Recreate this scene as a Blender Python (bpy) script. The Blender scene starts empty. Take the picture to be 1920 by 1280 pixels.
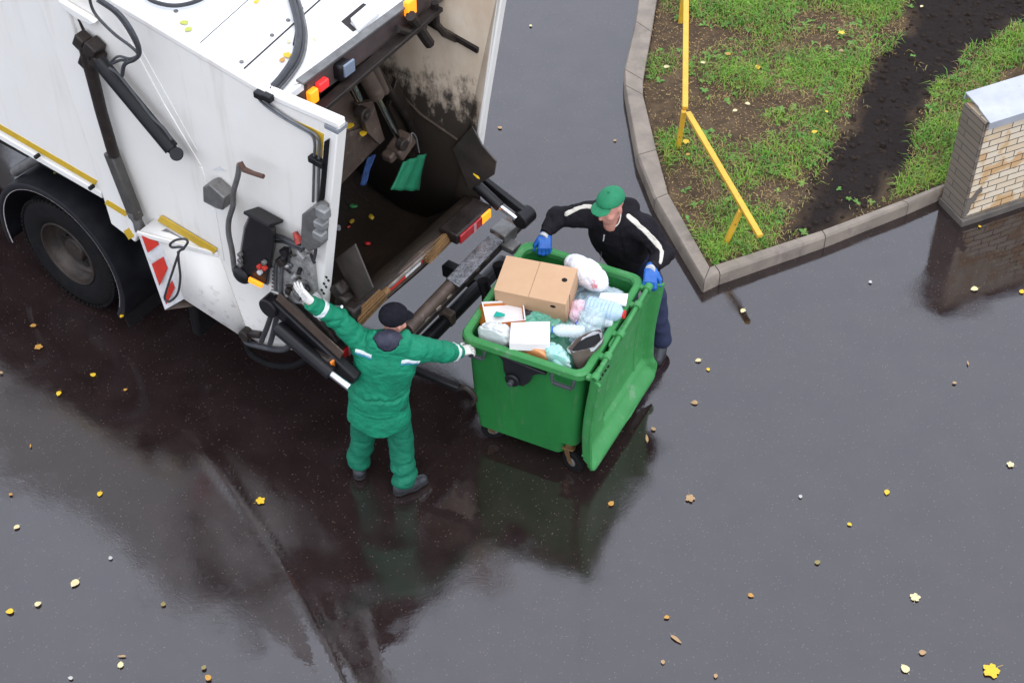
import bpy, bmesh, math, random
import numpy as np
from mathutils import Vector, Matrix, Euler

# ------------------------------------------------------------------ camera, sky, sun, exposure
SC = bpy.context.scene
COL = SC.collection
R = math.radians
CAM_H, TILT, FPX = 10.37, R(45.5), 3170.0
cam_d = bpy.data.cameras.new('camera')
cam_d.sensor_width = 36.0
cam_d.lens = FPX / 1920 * 36.0
cam_d.clip_end = 2000
cam = bpy.data.objects.new('camera', cam_d)
cam.location = (0, 0, CAM_H)
cam.rotation_euler = (math.pi / 2 - TILT, 0, 0)
COL.objects.link(cam)
SC.camera = cam

W = bpy.data.worlds.new('World')
SC.world = W
W.use_nodes = True
nt = W.node_tree
nt.nodes.clear()
SUN_EL, SUN_AZ = R(68), R(150)
sky = nt.nodes.new('ShaderNodeTexSky')
sky.sky_type = 'NISHITA'
sky.sun_disc = False
sky.sun_elevation = SUN_EL
sky.sun_rotation = SUN_AZ
sky.air_density = 1.0
sky.dust_density = 4.0
hs = nt.nodes.new('ShaderNodeHueSaturation')
hs.inputs['Saturation'].default_value = 0.22
bg = nt.nodes.new('ShaderNodeBackground')
bg.inputs['Strength'].default_value = 0.15
wo = nt.nodes.new('ShaderNodeOutputWorld')
nt.links.new(sky.outputs[0], hs.inputs['Color'])
# a closed cloud deck veils most of the clear sky
wtc = nt.nodes.new('ShaderNodeTexCoord'); wn1 = nt.nodes.new('ShaderNodeTexNoise'); wn1.inputs['Scale'].default_value = 2.6; wn1.inputs['Detail'].default_value = 5
nt.links.new(wtc.outputs['Generated'], wn1.inputs['Vector'])
wr = nt.nodes.new('ShaderNodeMapRange'); wr.inputs[1].default_value = .3; wr.inputs[2].default_value = .7; wr.inputs[3].default_value = .93; wr.inputs[4].default_value = 1.06
nt.links.new(wn1.outputs[0], wr.inputs[0])
cl = nt.nodes.new('ShaderNodeMix'); cl.data_type = 'RGBA'; cl.blend_type = 'MULTIPLY'; cl.inputs[0].default_value = 1
cl.inputs[6].default_value = (8.9, 9.6, 11.3, 1); nt.links.new(wr.outputs[0], cl.inputs[7])
veil = nt.nodes.new('ShaderNodeMix'); veil.data_type = 'RGBA'; veil.inputs[0].default_value = 0.85
nt.links.new(hs.outputs[0], veil.inputs[6]); nt.links.new(cl.outputs[2], veil.inputs[7])
nt.links.new(veil.outputs[2], bg.inputs[0])
nt.links.new(bg.outputs[0], wo.inputs[0])

sun_d = bpy.data.lights.new('sun', 'SUN')
sun_d.energy = 0.7
sun_d.angle = R(50)
sun_d.color = (1.0, 0.97, 0.93)
sun = bpy.data.objects.new('sun', sun_d)
sd = Vector((math.sin(SUN_AZ) * math.cos(SUN_EL), math.cos(SUN_AZ) * math.cos(SUN_EL), math.sin(SUN_EL)))
sun.rotation_euler = sd.to_track_quat('Z', 'Y').to_euler()
sun.location = sd * 40
COL.objects.link(sun)

SC.view_settings.view_transform = 'Standard'
SC.view_settings.look = 'None'
SC.view_settings.exposure = 0.48
SC.view_settings.gamma = 1.0
SC.view_settings.use_curve_mapping = False
SC.cycles.max_bounces = 8
SC.cycles.transparent_max_bounces = 8

# ------------------------------------------------------------------ measuring helpers (photo pixel -> place on a real plane)
_s, _c = math.sin(TILT), math.cos(TILT)
CAM = np.array([0, 0, CAM_H])
def ray(px, py):
    X = (px - 960) / FPX; Y = -(py - 640) / FPX
    return np.array([X, _c + Y * _s, -_s + Y * _c])
def atz(px, py, z=0.0):
    d = ray(px, py); return CAM + d * ((z - CAM_H) / d[2])
def aty(px, py, y):
    d = ray(px, py); return CAM + d * (y / d[1])

# ------------------------------------------------------------------ materials
def N(t, k, **kw):
    n = t.nodes.new(k)
    for a, b in kw.items(): setattr(n, a, b)
    return n
def pm(name, col, col2=None, scale=6.0, rough=0.5, rough2=None, metal=0.0, bump=0.0, bscale=60.0,
       dirt=None, stretch=(1, 1, 1), coat=0.0, trans=0.0, ior=1.45, alpha=1.0, detail=6.0, spec=0.5, grad=None, emit=None, streak=None, bdist=0.01):
    """procedural material: two colours mixed by noise, patchy dirt, roughness variation and bump.
    dirt = (colour, noise scale, low, high, strength); grad = (axis, z0, z1): dirt grows from z1 to z0."""
    m = bpy.data.materials.new(name); m.use_nodes = True
    t = m.node_tree; b = t.nodes['Principled BSDF']; L = t.links.new
    tc = N(t, 'ShaderNodeTexCoord'); mp = N(t, 'ShaderNodeMapping'); mp.inputs['Scale'].default_value = stretch
    L(tc.outputs['Object'], mp.inputs[0])
    c4 = lambda c: (c[0], c[1], c[2], 1)
    n1 = N(t, 'ShaderNodeTexNoise'); n1.inputs['Scale'].default_value = scale; n1.inputs['Detail'].default_value = detail
    n1.inputs['Roughness'].default_value = 0.6
    L(mp.outputs[0], n1.inputs['Vector'])
    mx = N(t, 'ShaderNodeMix', data_type='RGBA')
    mr = N(t, 'ShaderNodeMapRange'); mr.inputs[1].default_value = 0.32; mr.inputs[2].default_value = 0.68
    L(n1.outputs[0], mr.inputs[0]); L(mr.outputs[0], mx.inputs[0])
    mx.inputs[6].default_value = c4(col)
    mx.inputs[7].default_value = c4(col2 if col2 else tuple(x * 0.86 for x in col))
    out = mx.outputs[2]
    if dirt:
        dc, ds, lo, hi, st = dirt
        n2 = N(t, 'ShaderNodeTexNoise'); n2.inputs['Scale'].default_value = ds; n2.inputs['Detail'].default_value = 9
        n2.inputs['Roughness'].default_value = 0.68
        L(mp.outputs[0], n2.inputs['Vector'])
        src = n2.outputs[0]
        if grad:
            ax, z0, z1, amt = grad
            sx = N(t, 'ShaderNodeSeparateXYZ'); L(tc.outputs['Object'], sx.inputs[0])
            gr = N(t, 'ShaderNodeMapRange'); gr.inputs[1].default_value = z1; gr.inputs[2].default_value = z0
            gr.inputs[3].default_value = -amt; gr.inputs[4].default_value = amt
            L(sx.outputs[ax], gr.inputs[0])
            ad = N(t, 'ShaderNodeMath', operation='ADD'); L(src, ad.inputs[0]); L(gr.outputs[0], ad.inputs[1]); src = ad.outputs[0]
        r2 = N(t, 'ShaderNodeMapRange'); r2.inputs[1].default_value = lo; r2.inputs[2].default_value = hi
        r2.inputs[4].default_value = st
        L(src, r2.inputs[0])
        m2 = N(t, 'ShaderNodeMix', data_type='RGBA'); L(r2.outputs[0], m2.inputs[0]); L(out, m2.inputs[6])
        m2.inputs[7].default_value = c4(dc); out = m2.outputs[2]
    if streak:                                          # runs of dirt and scratches drawn out downwards
        sc_, ss, slo, shi, sst = streak
        ms = N(t, 'ShaderNodeMapping'); ms.inputs['Scale'].default_value = (1, 1, .09); L(tc.outputs['Object'], ms.inputs[0])
        n4 = N(t, 'ShaderNodeTexNoise'); n4.inputs['Scale'].default_value = ss; n4.inputs['Detail'].default_value = 7; n4.inputs['Roughness'].default_value = .7
        L(ms.outputs[0], n4.inputs['Vector']); r4 = N(t, 'ShaderNodeMapRange'); r4.inputs[1].default_value = slo; r4.inputs[2].default_value = shi; r4.inputs[4].default_value = sst
        L(n4.outputs[0], r4.inputs[0]); m4 = N(t, 'ShaderNodeMix', data_type='RGBA'); L(r4.outputs[0], m4.inputs[0]); L(out, m4.inputs[6]); m4.inputs[7].default_value = c4(sc_); out = m4.outputs[2]
    L(out, b.inputs['Base Color'])
    rr = N(t, 'ShaderNodeMapRange'); rr.inputs[3].default_value = rough; rr.inputs[4].default_value = rough2 if rough2 is not None else min(1, rough * 1.25)
    L(n1.outputs[0], rr.inputs[0]); L(rr.outputs[0], b.inputs['Roughness'])
    b.inputs['Metallic'].default_value = metal; b.inputs['IOR'].default_value = ior
    b.inputs['Coat Weight'].default_value = coat; b.inputs['Coat Roughness'].default_value = 0.15
    b.inputs['Transmission Weight'].default_value = trans; b.inputs['Alpha'].default_value = alpha
    b.inputs['Specular IOR Level'].default_value = spec
    if emit:
        b.inputs['Emission Color'].default_value = c4(emit[0]); b.inputs['Emission Strength'].default_value = emit[1]
    if bump:
        n3 = N(t, 'ShaderNodeTexNoise'); n3.inputs['Scale'].default_value = bscale; n3.inputs['Detail'].default_value = 4
        L(mp.outputs[0], n3.inputs['Vector'])
        bp = N(t, 'ShaderNodeBump'); bp.inputs['Strength'].default_value = bump; bp.inputs['Distance'].default_value = bdist
        L(n3.outputs[0], bp.inputs['Height']); L(bp.outputs[0], b.inputs['Normal'])
    return m

# ------------------------------------------------------------------ object helpers
def link(name, me, m=None, parent=None):
    o = bpy.data.objects.new(name, me); COL.objects.link(o)
    if m is not None and me is not None:
        me.materials.clear()
        for q in (m if isinstance(m, (list, tuple)) else [m]): me.materials.append(q)
    if parent is not None: o.parent = parent
    return o
def tag(o, label=None, cat=None, group=None, kind=None):
    if label: o['label'] = label
    if cat: o['category'] = cat
    if group: o['group'] = group
    if kind: o['kind'] = kind
    return o
def thing(name, label, cat, loc=(0, 0, 0), rz=0.0, group=None):
    o = bpy.data.objects.new(name, None); COL.objects.link(o)
    o.empty_display_size = 0.2; o.location = loc; o.rotation_euler = (0, 0, rz)
    return tag(o, label, cat, group)

class MB:
    """collects simple shapes into one mesh"""
    def __init__(s): s.v = []; s.f = []; s.mi = []; s.cur = 0
    def add(s, vs, fs):
        o = len(s.v); s.v += [tuple(float(x) for x in p) for p in vs]
        s.f += [tuple(i + o for i in f) for f in fs]; s.mi += [s.cur] * len(fs); return s
    def box(s, c, d, M=None):
        vs = []
        for x in (-.5, .5):
            for y in (-.5, .5):
                for z in (-.5, .5):
                    p = Vector((x * d[0], y * d[1], z * d[2]))
                    if M is not None: p = M @ p
                    vs.append((p[0] + c[0], p[1] + c[1], p[2] + c[2]))
        return s.add(vs, [(0, 1, 3, 2), (4, 6, 7, 5), (0, 4, 5, 1), (2, 3, 7, 6), (0, 2, 6, 4), (1, 5, 7, 3)])
    def beam(s, a, b, w, h, up=(0, 0, 1)):
        a = Vector(a); b = Vector(b); d = (b - a); L = d.length; d.normalize()
        x = d.cross(Vector(up))
        if x.length < 1e-4: x = d.cross(Vector((1, 0, 0)))
        x.normalize(); z = x.cross(d).normalized()
        M = Matrix((x, d, z)).transposed()
        return s.box((a + b) / 2, (w, L, h), M)
    def prism(s, poly, off):
        """3-D polygon swept by vector off"""
        n = len(poly); off = np.array(off, float)
        p0 = [np.array(p, float) for p in poly]; p1 = [p + off for p in p0]
        # orientation
        c = np.zeros(3)
        for i in range(n): c += np.cross(p0[i], p0[(i + 1) % n])
        if c @ off > 0: p0, p1 = p0[::-1], p1[::-1]
        return s.add(p0 + p1, [tuple(range(n)), tuple(range(2 * n - 1, n - 1, -1))] +
                     [(i, i + n, (i + 1) % n + n, (i + 1) % n) for i in range(n)])
    def quad(s, a, b, c, d): return s.add([a, b, c, d], [(0, 1, 2, 3)])
    def tube(s, path, r, seg=10, caps=True):
        P = [Vector(p) for p in path]; n = len(P)
        rs = r if isinstance(r, (list, tuple)) else [r] * n
        up = None; vs = []
        for i in range(n):
            d = (P[min(i + 1, n - 1)] - P[max(i - 1, 0)])
            if d.length < 1e-9: d = Vector((0, 0, 1))
            d.normalize()
            if up is None:
                up = d.orthogonal().normalized()
            up = (up - d * up.dot(d))
            if up.length < 1e-6: up = d.orthogonal()
            up.normalize(); w = d.cross(up)
            for k in range(seg):
                a = 2 * math.pi * k / seg
                vs.append(P[i] + (up * math.cos(a) + w * math.sin(a)) * rs[i])
        fs = [(i * seg + k, i * seg + (k + 1) % seg, (i + 1) * seg + (k + 1) % seg, (i + 1) * seg + k) for i in range(n - 1) for k in range(seg)]
        if caps: fs += [tuple(range(seg))[::-1], tuple((n - 1) * seg + k for k in range(seg))]
        return s.add(vs, fs)
    def cyl(s, a, b, r, seg=16): return s.tube([a, b], r, seg)
    def lathe(s, prof, c, axis, seg=32):
        """prof = [(radius, along)], closed caps left to the profile"""
        ax = Vector(axis).normalized(); x = ax.orthogonal().normalized(); y = ax.cross(x); c = Vector(c)
        vs = []; n = len(prof)
        for (r, h) in prof:
            for k in range(seg):
                a = 2 * math.pi * k / seg
                vs.append(c + ax * h + (x * math.cos(a) + y * math.sin(a)) * r)
        fs = [(i * seg + k, i * seg + (k + 1) % seg, (i + 1) * seg + (k + 1) % seg, (i + 1) * seg + k) for i in range(n - 1) for k in range(seg)]
        return s.add(vs, fs)
    def grid(s, rows):
        n = len(rows); m = len(rows[0])
        return s.add([p for r in rows for p in r], [(i * m + j, i * m + j + 1, (i + 1) * m + j + 1, (i + 1) * m + j) for i in range(n - 1) for j in range(m - 1)])
    def sphere(s, c, r, M=None, nu=16, nv=10):
        rr = r if isinstance(r, (tuple, list)) else (r, r, r)
        vs = [];
        for j in range(nv + 1):
            th = math.pi * j / nv
            for i in range(nu):
                ph = 2 * math.pi * i / nu
                p = Vector((rr[0] * math.sin(th) * math.cos(ph), rr[1] * math.sin(th) * math.sin(ph), rr[2] * math.cos(th)))
                if M is not None: p = M @ p
                vs.append((p[0] + c[0], p[1] + c[1], p[2] + c[2]))
        fs = [(j * nu + i, (j + 1) * nu + i, (j + 1) * nu + (i + 1) % nu, j * nu + (i + 1) % nu) for j in range(nv) for i in range(nu)]
        return s.add(vs, fs)
    def build(s, name, m, parent=None, bevel=0.0, smooth=True, angle=40, seg=2, solid=0.0, sub=0, weld=True):
        me = bpy.data.meshes.new(name); me.from_pydata(s.v, [], s.f); me.update()
        bm = bmesh.new(); bm.from_mesh(me)
        if weld: bmesh.ops.remove_doubles(bm, verts=bm.verts, dist=1e-5)
        bmesh.ops.dissolve_degenerate(bm, dist=1e-6, edges=bm.edges)
        bmesh.ops.recalc_face_normals(bm, faces=bm.faces)
        bm.to_mesh(me); bm.free()
        if smooth:
            me.shade_smooth(); me.set_sharp_from_angle(angle=R(angle))
        o = link(name, me, m, parent)
        if solid:
            q = o.modifiers.new('solid', 'SOLIDIFY'); q.thickness = solid; q.offset = 0
        if bevel:
            q = o.modifiers.new('bevel', 'BEVEL'); q.width = bevel; q.segments = seg; q.limit_method = 'ANGLE'; q.angle_limit = R(35)
            q.use_clamp_overlap = True; q.harden_normals = False
        if sub:
            q = o.modifiers.new('sub', 'SUBSURF'); q.levels = sub; q.render_levels = sub
        return o

def smooth_path(pts, n=8):
    """Catmull-Rom through the points"""
    P = [np.array(p, float) for p in pts]; P = [2 * P[0] - P[1]] + P + [2 * P[-1] - P[-2]]
    out = []
    for i in range(1, len(P) - 2):
        for k in range(n):
            t = k / n
            out.append(0.5 * (2 * P[i] + (P[i + 1] - P[i - 1]) * t + (2 * P[i - 1] - 5 * P[i] + 4 * P[i + 1] - P[i + 2]) * t * t + (-P[i - 1] + 3 * P[i] - 3 * P[i + 1] + P[i + 2]) * t ** 3))
    out.append(P[-2]); return out

# ------------------------------------------------------------------ sculpting with distance fields (people, gloves, bags)
def smin(a, b, k):
    h = np.clip(0.5 + 0.5 * (b - a) / k, 0, 1); return b + (a - b) * h - k * h * (1 - h)
def smax(a, b, k): return -smin(-a, -b, k)
def cone(P, a, b, ra, rb, sq=None):
    """tapered capsule; sq = (axis, factor) flattens it along axis"""
    a = np.array(a, float); b = np.array(b, float); q = P - a; ab = b - a
    f = 1.0
    if sq is not None:
        ax = np.array(sq[0], float); ax /= np.linalg.norm(ax); f = sq[1]
        q = q + np.outer(q @ ax, ax) * (1 / f - 1); ab = ab + ax * (ab @ ax) * (1 / f - 1)
    t = np.clip(q @ ab / max(ab @ ab, 1e-9), 0, 1)
    return (np.linalg.norm(q - np.outer(t, ab), axis=1) - (ra + t * (rb - ra))) * (f ** 0.5 if f < 1 else 1)
def ell(P, c, r, M=None):
    q = P - np.array(c, float)
    if M is not None: q = q @ np.array(M)
    r = np.array(r, float); k0 = np.linalg.norm(q / r, axis=1); k1 = np.linalg.norm(q / (r * r), axis=1)
    return k0 * (k0 - 1) / np.maximum(k1, 1e-6)
def rbox(P, c, h, rad, M=None):
    q = P - np.array(c, float)
    if M is not None: q = q @ np.array(M)
    q = np.abs(q) - (np.array(h, float) - rad)
    return np.linalg.norm(np.maximum(q, 0), axis=1) + np.minimum(q.max(1), 0) - rad
def wob(P, f, seed=0, n=5):
    """smooth pseudo noise in -1..1"""
    rs = np.random.RandomState(seed); o = np.zeros(len(P))
    for i in range(n):
        d = rs.normal(size=3); d /= np.linalg.norm(d)
        o += np.sin(P @ d * f * (0.7 + 0.8 * rs.rand()) + rs.rand() * 6.28 + 1.3 * np.sin(P @ rs.normal(size=3) * f * 0.45 + rs.rand() * 6.28))
    return o / n
def crease(P, amp, f, seed, st=(1, 1, 1), w=.20):
    """sharp valleys between soft swellings, as in cloth and film"""
    Q = P * np.array(st); a = wob(Q, f, seed, 5); b = wob(Q, f * 1.9, seed + 1, 5); c = wob(Q, f * 3.7, seed + 2, 5)
    return amp * (np.exp(-(a / w) ** 2) + .6 * np.exp(-(b / w) ** 2) + .3 * np.exp(-(c / w) ** 2) - .5 - .35 * a)
def surf(fn, lo, hi, vox):
    """surface nets over the field fn"""
    lo = np.array(lo, float); hi = np.array(hi, float); n = np.maximum(((hi - lo) / vox).astype(int) + 2, 4)
    K = 5; nc = (n + K - 1) // K                       # coarse pass first, then only the blocks near the surface
    cax = [lo[i] + vox * (K * np.arange(nc[i]) + (K - 1) / 2) for i in range(3)]
    C = np.stack(np.meshgrid(*cax, indexing='ij'), -1).reshape(-1, 3)
    cv = np.concatenate([fn(C[i:i + 300000]) for i in range(0, len(C), 300000)])
    v = np.repeat(np.repeat(np.repeat(np.sign(cv).reshape(nc), K, 0), K, 1), K, 2)
    hot = np.stack(np.unravel_index(np.nonzero(np.abs(cv) < vox * K * 1.75)[0], nc), 1)
    loc = np.stack(np.meshgrid(*[np.arange(K)] * 3, indexing='ij'), -1).reshape(-1, 3)
    I = (hot[:, None, :] * K + loc[None]).reshape(-1, 3)
    fv = np.concatenate([fn(lo + vox * I[i:i + 300000]) for i in range(0, len(I), 300000)]) if len(I) else np.zeros(0)
    v[I[:, 0], I[:, 1], I[:, 2]] = fv
    n = np.array(v.shape)
    v[0] = v[-1] = 1; v[:, 0] = v[:, -1] = 1; v[:, :, 0] = v[:, :, -1] = 1
    ins = v < 0
    cs = n - 1; pos = np.zeros((*cs, 3)); cnt = np.zeros(cs)
    for a in range(3):
        b, c = [(1, 2), (0, 2), (0, 1)][a]
        for ob in (0, 1):
            for oc in (0, 1):
                s0 = [slice(0, cs[i]) for i in range(3)]; s0[b] = slice(ob, ob + cs[b]); s0[c] = slice(oc, oc + cs[c])
                s1 = list(s0); s1[a] = slice(1, 1 + cs[a])
                A = v[tuple(s0)]; B = v[tuple(s1)]; cr = (A < 0) != (B < 0)
                t = np.where(cr, A / np.where(cr, A - B, 1), 0)
                pos[..., a] += np.where(cr, t, 0); pos[..., b] += np.where(cr, ob, 0); pos[..., c] += np.where(cr, oc, 0); cnt += cr
    act = cnt > 0; idx = -np.ones(cs, int); idx[act] = np.arange(act.sum())
    base = np.stack(np.nonzero(act), 1); V = lo + vox * (base + pos[act] / cnt[act][:, None])
    F = []
    for a in range(3):
        b, c = [(1, 2), (2, 0), (0, 1)][a]
        s0 = [slice(1, cs[i]) for i in range(3)]; s0[a] = slice(0, cs[a]); s1 = list(s0); s1[a] = slice(1, cs[a] + 1)
        A = ins[tuple(s0)]; B = ins[tuple(s1)]
        for sgn, mk in ((1, A & ~B), (-1, ~A & B)):
            I = np.stack(np.nonzero(mk), 1)
            if not len(I): continue
            off = np.array([0, 0, 0]); off[b] = 1; off[c] = 1; I = I + off
            def at(db, dc):
                J = I.copy(); J[:, b] -= db; J[:, c] -= dc; return idx[J[:, 0], J[:, 1], J[:, 2]]
            q = [at(1, 1), at(0, 1), at(0, 0), at(1, 0)]
            if sgn < 0: q = q[::-1]
            F.append(np.stack(q, 1))
    F = np.concatenate(F)
    return V, F
def surf_obj(name, fn, lo, hi, vox, m, parent=None, smooth_it=2, origin=(0, 0, 0)):
    V, F = surf(fn, lo, hi, vox)
    me = bpy.data.meshes.new(name); me.from_pydata((V - np.array(origin)).tolist(), [], F.tolist()); me.update()
    me.shade_smooth()
    o = link(name, me, m, parent)
    if smooth_it:
        q = o.modifiers.new('smooth', 'SMOOTH'); q.factor = 0.5; q.iterations = smooth_it
    return o
# ------------------------------------------------------------------ the setting: wet asphalt, kerb, flower bed
def asphalt_mat():
    m = bpy.data.materials.new('wet_asphalt'); m.use_nodes = True
    t = m.node_tree; b = t.nodes['Principled BSDF']; L = t.links.new
    tc = N(t, 'ShaderNodeTexCoord'); P = tc.outputs['Object']
    def noise(sc, det=5, ro=0.6):
        n = N(t, 'ShaderNodeTexNoise'); n.inputs['Scale'].default_value = sc; n.inputs['Detail'].default_value = det; n.inputs['Roughness'].default_value = ro
        L(P, n.inputs['Vector']); return n.outputs[0]
    def rng(src, a, c, lo=0., hi=1.):
        r = N(t, 'ShaderNodeMapRange'); r.inputs[1].default_value = a; r.inputs[2].default_value = c; r.inputs[3].default_value = lo; r.inputs[4].default_value = hi
        L(src, r.inputs[0]); return r.outputs[0]
    def mixc(f, a, c):
        x = N(t, 'ShaderNodeMix', data_type='RGBA'); L(f, x.inputs[0])
        for i, k in ((6, a), (7, c)):
            if isinstance(k, tuple): x.inputs[i].default_value = (*k, 1)
            else: L(k, x.inputs[i])
        return x.outputs[2]
    big = noise(0.55, 5, 0.55); mid = noise(3.2, 6, 0.62); fine = noise(62, 4, 0.75)
    base = mixc(rng(mid, .3, .7), (0.0135, 0.0082, 0.0078), (0.0225, 0.0142, 0.0135))
    vo = N(t, 'ShaderNodeTexVoronoi'); vo.inputs['Scale'].default_value = 58; L(P, vo.inputs['Vector'])
    sp = rng(vo.outputs['Distance'], 0.34, 0.20)
    wn = N(t, 'ShaderNodeTexWhiteNoise', noise_dimensions='3D'); L(vo.outputs['Position'], wn.inputs[0])
    sel = rng(wn.outputs['Value'], 0.80, 1.0)
    mu = N(t, 'ShaderNodeMath', operation='MULTIPLY'); L(sp, mu.inputs[0]); L(sel, mu.inputs[1])
    stone = mixc(wn.outputs['Value'], (0.10, 0.050, 0.030), (0.10, 0.075, 0.060))
    base = mixc(mu.outputs[0], base, stone)
    L(base, b.inputs['Base Color'])
    # film of water: puddled parts are mirror like, the rest has a grainy sheen
    pud = rng(big, 0.47, 0.58)
    m1 = N(t, 'ShaderNodeMapRange'); L(pud, m1.inputs[0]); m1.inputs[3].default_value = 0.055; m1.inputs[4].default_value = 0.015
    ad = N(t, 'ShaderNodeMath', operation='ADD'); L(m1.outputs[0], ad.inputs[0]); L(rng(mid, .35, .7, 0.0, 0.03), ad.inputs[1])
    big2 = noise(1.35, 6, 0.62)
    ad2 = N(t, 'ShaderNodeMath', operation='ADD'); L(ad.outputs[0], ad2.inputs[0]); L(rng(big2, .55, .64, 0.0, 0.09), ad2.inputs[1])
    L(ad2.outputs[0], b.inputs['Roughness'])
    b.inputs['IOR'].default_value = 1.82
    b.inputs['Specular IOR Level'].default_value = 0.5
    hgt = N(t, 'ShaderNodeMath', operation='MULTIPLY'); L(fine, hgt.inputs[0]); L(rng(pud, 0, 1, 1.0, 0.06), hgt.inputs[1])
    bp = N(t, 'ShaderNodeBump'); L(rng(big2, .52, .63, .15, .42), bp.inputs['Strength']); bp.inputs['Distance'].default_value = 0.0022
    L(hgt.outputs[0], bp.inputs['Height'])
    rip = noise(14, 3, 0.5)
    bp2 = N(t, 'ShaderNodeBump'); bp2.inputs['Strength'].default_value = 0.10; bp2.inputs['Distance'].default_value = 0.004
    L(rip, bp2.inputs['Height']); L(bp.outputs[0], bp2.inputs['Normal'])
    L(bp2.outputs[0], b.inputs['Normal'])
    return m
ASPH = asphalt_mat()

# the seam between two layers of asphalt
SEAM = [np.array(atz(*p)[:2]) for p in [(360, 815), (400, 865), (450, 940), (520, 1045), (575, 1140), (640, 1275), (760, 1500)]]
def seam_info(X, Y):
    """signed distance to the seam and how far along it"""
    best = np.full(X.shape, 9.0); sg = np.zeros(X.shape); al = np.zeros(X.shape); acc = 0
    for i in range(len(SEAM) - 1):
        a, b = SEAM[i], SEAM[i + 1]; d = b - a; L = np.linalg.norm(d)
        t = np.clip(((X - a[0]) * d[0] + (Y - a[1]) * d[1]) / L ** 2, 0, 1)
        dx = X - a[0] - t * d[0]; dy = Y - a[1] - t * d[1]; q = np.hypot(dx, dy)
        s = np.sign(d[0] * dy - d[1] * dx); m = q < best
        best = np.where(m, q, best); sg = np.where(m, s, sg); al = np.where(m, acc + t * L, al); acc += L
    return best * sg, al / acc
def ground_h(X, Y):
    P = np.stack([X.ravel(), Y.ravel(), np.zeros(X.size)], 1)
    lf = 1 / (1 + np.exp((X + 1.2) * 3))                 # the old surface left of the seam has sunk unevenly
    h = (0.0045 + .005 * lf) * wob(P, 2.2, 3).reshape(X.shape) + lf * .0022 * wob(P, 4.4, 9).reshape(X.shape) + 0.0022 * wob(P, 6.0, 4).reshape(X.shape) + 0.0007 * wob(P, 17.0, 5).reshape(X.shape)
    d, al = seam_info(X, Y)
    w = np.clip(al * 6, 0, 1) * np.clip((1 - al) * 6 + .6, 0, 1)
    h += w * (0.008 + 0.010 * np.exp(-((al - .12) / .16) ** 2)) * np.exp(-(d / 0.055) ** 2) - w * 0.004 * np.exp(-((d + 0.02) / 0.012) ** 2)
    return h - 0.008
gx = np.linspace(-7.5, 8.5, 401); gy = np.linspace(5.2, 18.0, 321)
GX, GY = np.meshgrid(gx, gy, indexing='ij'); GH = ground_h(GX, GY)
edge = np.minimum(np.minimum(GX + 7.5, 8.5 - GX), np.minimum(GY - 5.2, 18 - GY)); GH *= np.clip(edge / 1.0, 0, 1)
mb = MB(); mb.grid(np.stack([GX, GY, GH], -1).tolist())
far = 400
for (x0, x1, y0, y1) in ((-far, far, 18, far), (-far, far, -far, 5.2), (-far, -7.5, 5.2, 18), (8.5, far, 5.2, 18)):
    mb.quad((x0, y0, 0), (x1, y0, 0), (x1, y1, 0), (x0, y1, 0))
tag(mb.build('asphalt_ground', ASPH, weld=False), kind='structure')

M_KERB = pm('kerb_concrete', (0.258, 0.21, 0.166), (0.175, 0.146, 0.116), 5, 0.55, 0.8, bump=0.35, bscale=120, dirt=((0.06, 0.05, 0.045), 3.5, 0.52, 0.75, 0.7))
KZ = 0.14
ko = [(1215, -150), (1201, -25), (1190, 60), (1169, 150), (1170, 180), (1193, 312), (1226, 394), (1313, 545), (1348, 533), (1545, 464), (1700, 402), (1790, 362)]
ki = [(1262, -150), (1236, -25), (1222, 60), (1206, 150), (1206, 178), (1231, 280), (1253, 362), (1331, 500), (1340, 496), (1541, 431), (1690, 375), (1783, 338)]
KO = [np.array([*atz(*p, 0.0)[:2]]) for p in ko]; KI = [np.array([*atz(*p, KZ)[:2]]) for p in ki]
KO[7] = KO[7] + np.array([0.02, -0.02]); 
# one stone per stretch, a mortar joint between neighbours
mb = MB()
def kerb_stretch(a, b, split):
    for s in range(split):
        f0, f1 = s / split, (s + 1) / split
        o0 = KO[a] * (1 - f0) + KO[b] * f0; o1 = KO[a] * (1 - f1) + KO[b] * f1
        i0 = KI[a] * (1 - f0) + KI[b] * f0; i1 = KI[a] * (1 - f1) + KI[b] * f1
        d = (o1 - o0) / np.linalg.norm(o1 - o0) * 0.004
        o0, i0, o1, i1 = o0 + d, i0 + d, o1 - d, i1 - d
        ch = 0.02
        def prof(o, i):
            n = (i - o) / np.linalg.norm(i - o)
            return [(*(o), -0.1), (*(o), KZ - ch * 1.2), (*(o + n * ch), KZ), (*(i - n * 0.008), KZ), (*i, KZ - 0.012), (*i, -0.1)]
        A, B = prof(o0, i0), prof(o1, i1)
        mb.add(A + B, [tuple(range(6)), tuple(range(11, 5, -1))] + [(k, k + 6, (k + 1) % 6 + 6, (k + 1) % 6) for k in range(6)])
for a in range(len(KO) - 1):
    if a in (3, 7): continue
    kerb_stretch(a, a + 1, 1)
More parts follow.
